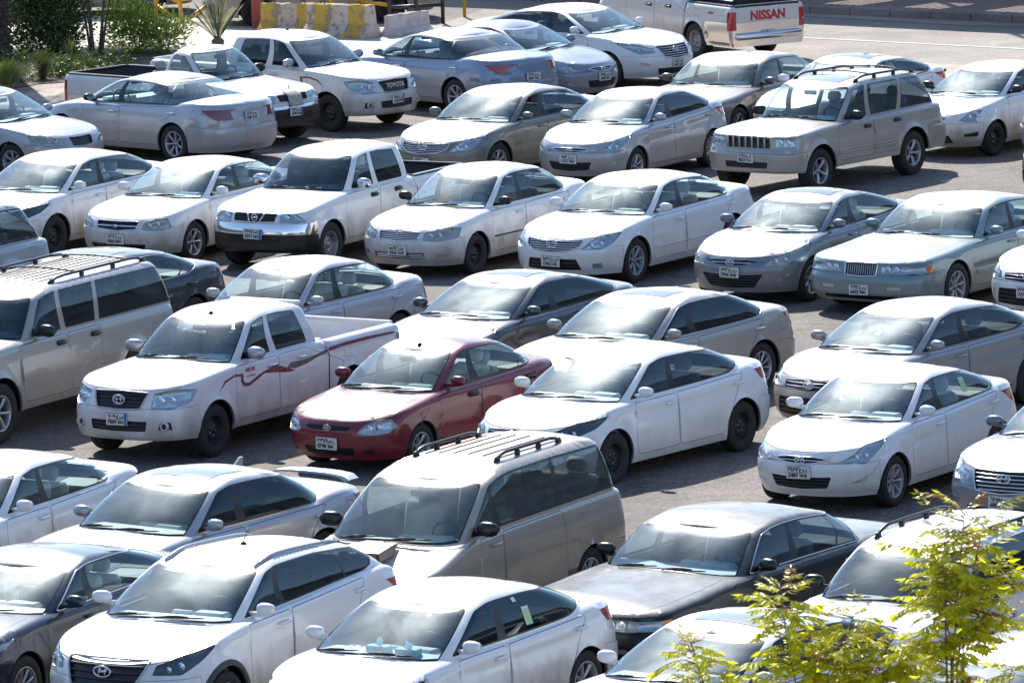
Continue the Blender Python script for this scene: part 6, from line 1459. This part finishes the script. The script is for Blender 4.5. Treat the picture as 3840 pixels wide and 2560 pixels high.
def shrub(name,label,cat,base,blobs,n,L,w,mat,stems,stemr=.02,droop=-.2,group=None):
    E=empty(name,(base[0],base[1],0)); tag(E,label,cat,group); m=MB()
    vol=[b[1][0]*b[1][1]*b[1][2] for b in blobs]; tot=sum(vol)
    for (c,r),v in zip(blobs,vol):
        k=int(n*v/tot); cl=[]
        for _ in range(max(3,k//28)):
            while True:
                q=Vector((rnd.uniform(-1,1),rnd.uniform(-1,1),rnd.uniform(-1,1)))
                if .35<q.length<1: break
            cl.append(Vector((c[0]+q.x*r[0],c[1]+q.y*r[1],c[2]+q.z*r[2])))
        for i in range(k):
            cc=cl[i%len(cl)]; s=.28*min(r)+.05
            p=cc+Vector((rnd.gauss(0,s),rnd.gauss(0,s),rnd.gauss(0,s)))
            if p.z<.02: p.z=.02
            d=(p-Vector((c[0],c[1],c[2]-r[2]*.6))).normalized()+Vector((rnd.uniform(-.8,.8),rnd.uniform(-.8,.8),rnd.uniform(-.5,.8)+droop))
            leaf(m,p,d,L*rnd.uniform(.6,1.25),w*rnd.uniform(.7,1.2))
    m.build('foliage',mat,E)
    for st in stems:
        m=MB(); r0=st[2] if len(st)>2 else stemr; a=Vector(st[0]);b=Vector(st[1]); mid=(a+b)/2+Vector((rnd.uniform(-.04,.04),rnd.uniform(-.04,.04),0)); m.tube([a,mid,b],[r0,r0*.8,r0*.5],n=6); m.build('stem',M_BARK,E,True)
    return E
shrub('shrub','dark green shrub between the palm trunk and the many-stemmed tree','shrub',(-9.15,132.6),[((0,0,.55),(.62,.7,.6)),((.15,.2,.95),(.5,.6,.5)),((-.3,.2,1.25),(.6,.6,.5)),((.05,-.2,.3),(.6,.6,.35))],9000,.12,.042,L_DARK,[((0,0,0),(.2,0,.9)),((.1,0,0),(-.3,.1,1.1)),((.2,.1,0),(.6,.2,.9))])
shrub('shrub','bright sunlit green shrub right of the many-stemmed tree','shrub',(-7.35,133.0),[((0,0,.45),(.42,.42,.42)),((-.25,.1,.75),(.32,.3,.28)),((.30,0,.30),(.36,.35,.30))],3600,.11,.036,L_BR,[((0,0,0),(.1,0,.5)),((0,0,0),(-.2,.1,.8))])
shrub('shrub','small loose shrub at the right end of the planting bed, behind the single-cab pickup','shrub',(-6.75,132.6),[((0,0,.35),(.36,.35,.33)),((.25,.1,.5),(.2,.2,.2))],1300,.10,.03,L_BR,[((0,0,0),(.1,0,.4))])
st=[]
for i in range(9):
    a=rnd.uniform(-.30,.34); st.append(((a*.45,rnd.uniform(-.12,.12),0),(a*1.3,rnd.uniform(-.2,.2),1.25),rnd.uniform(.022,.045)))
shrub('tree','many-stemmed tree with bare pinkish brown stems and a dark crown','tree',(-8.15,132.6),[((-.35,0,1.55),(.8,.7,.38)),((.45,.1,1.50),(.7,.6,.40)),((0,.2,1.9),(1.0,.9,.5)),((.9,0,1.40),(.35,.4,.2)),((-.6,1.2,2.6),(1.3,1.2,.8)),((.3,2.0,3.2),(1.5,1.2,.9)),((-1.6,1.0,3.0),(1.2,1.1,.8)),((-1.2,3.4,3.7),(2.6,1.6,.9)),((.2,3.6,3.6),(1.4,1.4,.9))],17000,.14,.048,L_DARK,st)
shrub('shrub','low dark ground shrub in front of the dark shrub, near the left edge','shrub',(-9.2,128.3),[((0,0,.18),(.9,.5,.25)),((.9,.6,.10),(.5,.5,.16)),((1.3,1.6,.10),(.6,.6,.15))],3600,.11,.03,L_DARK,[])
def tuft(name,label,pos,n,h,spread,mat,w=.012,cat='grass clump'):
    E=empty(name,(pos[0],pos[1],0)); tag(E,label,cat); m=MB()
    for i in range(n):
        a=rnd.uniform(0,6.28); r=rnd.uniform(0,.06); hh=h*rnd.uniform(.6,1.1); o=spread*rnd.uniform(.1,1); q=len(m.v)
        bx,by=r*math.cos(a),r*math.sin(a); px,py=-math.sin(a)*w,math.cos(a)*w
        for k in range(4):
            t=k/3; x=bx+math.cos(a)*o*t**1.8; y=by+math.sin(a)*o*t**1.8; z=hh*(t-.25*t*t*(o/spread)); ww=(1-t)*.95+.05
            m.v+=[(x+px*ww,y+py*ww,z),(x-px*ww,y-py*ww,z)]
        for k in range(3): m.f.append((q+2*k,q+2*k+1,q+2*k+3,q+2*k+2)); m.m.append(0)
    m.build('blades',mat,E); return E
tuft('grass_clump','yellow-green grass clump at the left edge beside the brick path',(-9.45,126.3),900,.62,.62,L_GRASS,.016)
tuft('grass_clump','taller dull green grass clump right behind the yellow-green one',(-8.9,128.0),420,.62,.40,leafmat('leaf_dull',(.07,.09,.035)))
tuft('succulent','upright grey-green plant with pale tips in front of the many-stemmed tree',(-8.45,129.9),60,.75,.25,leafmat('leaf_greygreen',(.13,.16,.08)),.028,'plant')
tuft('succulent','small spiky plant behind the bed of the single-cab pickup',(-8.3,128.6),60,.38,.30,leafmat('leaf_spiky',(.10,.12,.05)),.02,'plant')
# palm trunk at the left edge
pt=empty('palm_tree',(-9.95,129.6,0)); tag(pt,'thick brown date palm trunk at the top left corner','palm tree')
m=MB(); n=40; pts=[(0,0,z*6.0/n) for z in range(n+1)]; m.tube(pts,[ (.36-.10*min(1,i/10)+ (.018 if i%2 else -.01)) for i in range(n+1)],n=18)
for i in range(34):
    for k in range(12):
        a=6.28*k/12+i*.26; z=.12+i*.17; r=.37-.10*min(1,z/1.5)
        m.box((0,0,0),(.10,.13,.10),b=.02,M=Matrix.Translation((r*math.cos(a),r*math.sin(a),z))@Matrix.Rotation(a,4,'Z')@Matrix.Rotation(-.5,4,'Y'))
m.build('trunk',pm('palm_bark',(.06,.042,.033),.95,var=.45,vscale=9,bump=.6,bscale=20),pt)
def fronds(m,n,L,up,base,ln=.28,lw=.018,step=.035):
    for i in range(n):
        a=6.283*i/n+rnd.uniform(-.2,.2); e=rnd.uniform(*up); p=Vector(base); d=Vector((math.cos(a)*math.cos(e),math.sin(a)*math.cos(e),math.sin(e))); q=[p.copy()]
        K=int(L/step)
        for k in range(K):
            p=p+d*step; d=(d+Vector((0,0,-.018*(1.2 if e<.9 else .6)))).normalized(); q.append(p.copy())
            side=d.cross(Vector((0,0,1))).normalized(); t=k/K
            if k>3:
                for s in(1,-1): leaf(m,p,d*.75+side*s*.8+Vector((0,0,.25)),ln*(.5+math.sin(math.pi*min(1,t*1.05))*.7),lw,nrm=Vector((0,0,1)))
        m.tube(q[::3],.009,n=4)
m=MB(); fronds(m,22,2.6,(-.2,1.2),(0,0,6.0),.5,.035,.07); m.build('crown',L_PALM,pt)
sp_=empty('small_palm',(-5.75,133.6,0)); tag(sp_,'small young palm with upright feathery fronds behind the white double-cab pickup','palm'); m=MB(); fronds(m,14,.86,(.85,1.45),(0,0,.10),.22,.014,.028); m.build('fronds',L_PALM,sp_)
m=MB(); m.lathe([(0,.12),(.12,.13),(.2,.05)],0,10,axis='z'); m.build('trunk',M_BARK,sp_,True)
# ================= neem trees close to the camera
def cleaf(m,p,d,L,mi):
    """one feathery compound leaf"""
    d=d.normalized(); n=rnd.randint(6,8); side=d.cross(Vector((0,0,1))); 
    if side.length<.1: side=Vector((1,0,0))
    side.normalize(); q=p.copy(); pts=[q.copy()]
    for k in range(n):
        q=q+d*(L/n); d=(d+Vector((0,0,-.085))).normalized(); pts.append(q.copy())
        if k<1: continue
        for s in(1,-1):
            leaf(m,q,d*.75+side*s*.75+Vector((0,0,-.42+rnd.uniform(-.22,.22))),L*rnd.uniform(.32,.44),L*.15,mi,nrm=Vector((rnd.uniform(-.4,.4),rnd.uniform(-.4,.4),1)))
    leaf(m,q,d,L*.38,L*.11,mi); m.tube(pts[::2],.0022,2,n=3)
def neem(label,base,shoots,body):
    E=empty('neem_tree',(base[0],base[1],0)); tag(E,label,'tree'); bx,by=base; m=MB()
    trunk=MB(); trunk.tube([(0,0,0),(.05,.02,1.3),(-.02,.05,2.6)],[.11,.09,.07],n=10); trunk.build('trunk',M_BARK,E,True)
    br=MB()
    for (x,y,z0,tx,ty,tz,n,spread,L) in shoots:
        a=Vector((x-bx,y-by,z0)); b=Vector((tx-bx,ty-by,tz)); lo=Vector((0,.03,2.5)); br.tube([lo,lo.lerp(a,.5)+Vector((0,0,.25)),a,a.lerp(b,.5)+Vector((rnd.uniform(-.03,.03),0,0)),b],[.03,.012,.006,.005,.003],n=6)
        n=int(n*2.6)
        for i in range(n):
            t=(i+.5)/n; t=t**.8; p=a.lerp(b,t)
            if i%3==0:   # short side twig
                an=rnd.uniform(0,6.28); tw=p+Vector((math.cos(an),math.sin(an),.35))*spread*.6*rnd.uniform(.5,1); br.tube([p,tw],[.006,.003],n=4); p=tw
            an=i*2.4+rnd.uniform(-.4,.4); d=Vector((math.cos(an),math.sin(an)*.9,rnd.uniform(-.15,.75)+ (0.5 if t>.9 else 0)))
            cleaf(m,p,d,L*rnd.uniform(.75,1.15)*(.7 if t>.93 else 1),1 if (t>.94 and rnd.random()<.35) or rnd.random()<.02 else 0)
    for (c,r,n,L) in body:
        n=int(n*(2.6 if c[2]>4.5 else 1))
        for i in range(n):
            p=Vector((c[0]-bx+rnd.uniform(-1,1)*r[0],c[1]-by+rnd.uniform(-1,1)*r[1],c[2]+rnd.uniform(-1,1)*r[2])); an=rnd.uniform(0,6.28); cleaf(m,p,Vector((math.cos(an),math.sin(an),rnd.uniform(-.1,.8))),L*rnd.uniform(.8,1.1),0 if rnd.random()<.93 else 1)
            if i%25==0: br.tube([Vector((0,.03,2.5)),(Vector((0,.03,2.9))+p)/2+Vector((0,0,.1)),p],[.015,.008,.004],n=4)
    br.build('branch',M_STEM,E,True); m.build('crown',[L_NEEM,L_NEEMO,M_STEM],E)
neem('tall leafy treetop at the bottom right with two bare reddish stems',(2.75,42.0),
 [(2.77,42.0,5.05,2.86,42.0,6.03,20,.42,.24),(2.80,42.05,5.0,2.98,42.0,5.95,20,.42,.24),(2.84,42.0,5.2,3.18,42.0,5.62,14,.2,.20),(2.76,42,5.2,2.66,42.0,5.68,14,.2,.2),(2.85,42.1,5.1,3.2,42.1,5.36,9,.12,.18),(2.72,41.9,5.4,2.72,41.9,5.9,12,.2,.2)],
 [((2.80,42.0,4.78),(.45,.3,.22),36,.22),((2.72,42,3.9),(.8,.8,.6),90,.25)])
neem('lower treetop with three leafy shoots left of the tall one',(1.9,42.2),
 [(1.78,42.2,4.85,1.68,42.2,5.55,26,.20,.21),(1.95,42.2,4.9,2.16,42.2,5.36,18,.2,.2),(1.2,42.2,4.7,1.10,42.2,5.20,18,.16,.19),(1.4,42.2,4.6,1.32,42.2,4.96,10,.16,.18),(2.2,42.2,4.7,2.38,42.2,5.18,14,.2,.2)],
 [((2.28,42.2,4.95),(.32,.25,.20),40,.22),((1.75,42.2,4.85),(.2,.2,.25),16,.2),((1.85,42.2,3.8),(.9,.8,.6),90,.25)])

# ================= unseen buildings added round the lot so the side windows reflect something dark
MB1=pm('building_render',(.15,.155,.17),.9,var=.12,vscale=.6); MB2=pm('building_window',(.07,.08,.10),.3)
def building(label,c,d,rz,floors):
    E=empty('building',(c[0],c[1],0),R(rz)); tag(E,label,'building'); h=floors*3.6
    m=MB(); m.box((0,0,h/2),(d[0],d[1],h)); m.box((0,0,h+.4),(d[0]+.3,d[1]+.3,.8)); m.build('wall',MB1,E)
    n=int(d[0]/5)
    for f in range(floors):
        m=MB()
        for i in range(n):
            for s in(1,-1): m.box((-d[0]/2+(i+.5)*d[0]/n,s*(d[1]/2+.01),f*3.6+2.0),(2.2,.06,1.5))
        m.build('window_row',MB2,E)
building('long grey building right of the car park, added unseen for window reflections',(62,110),(150,14),90,3)
building('long grey building left of the car park, added unseen for window reflections',(-70,100),(150,14),90,3)
building('unseen grey building behind the camera',(0,-12),(110,16),0,3)
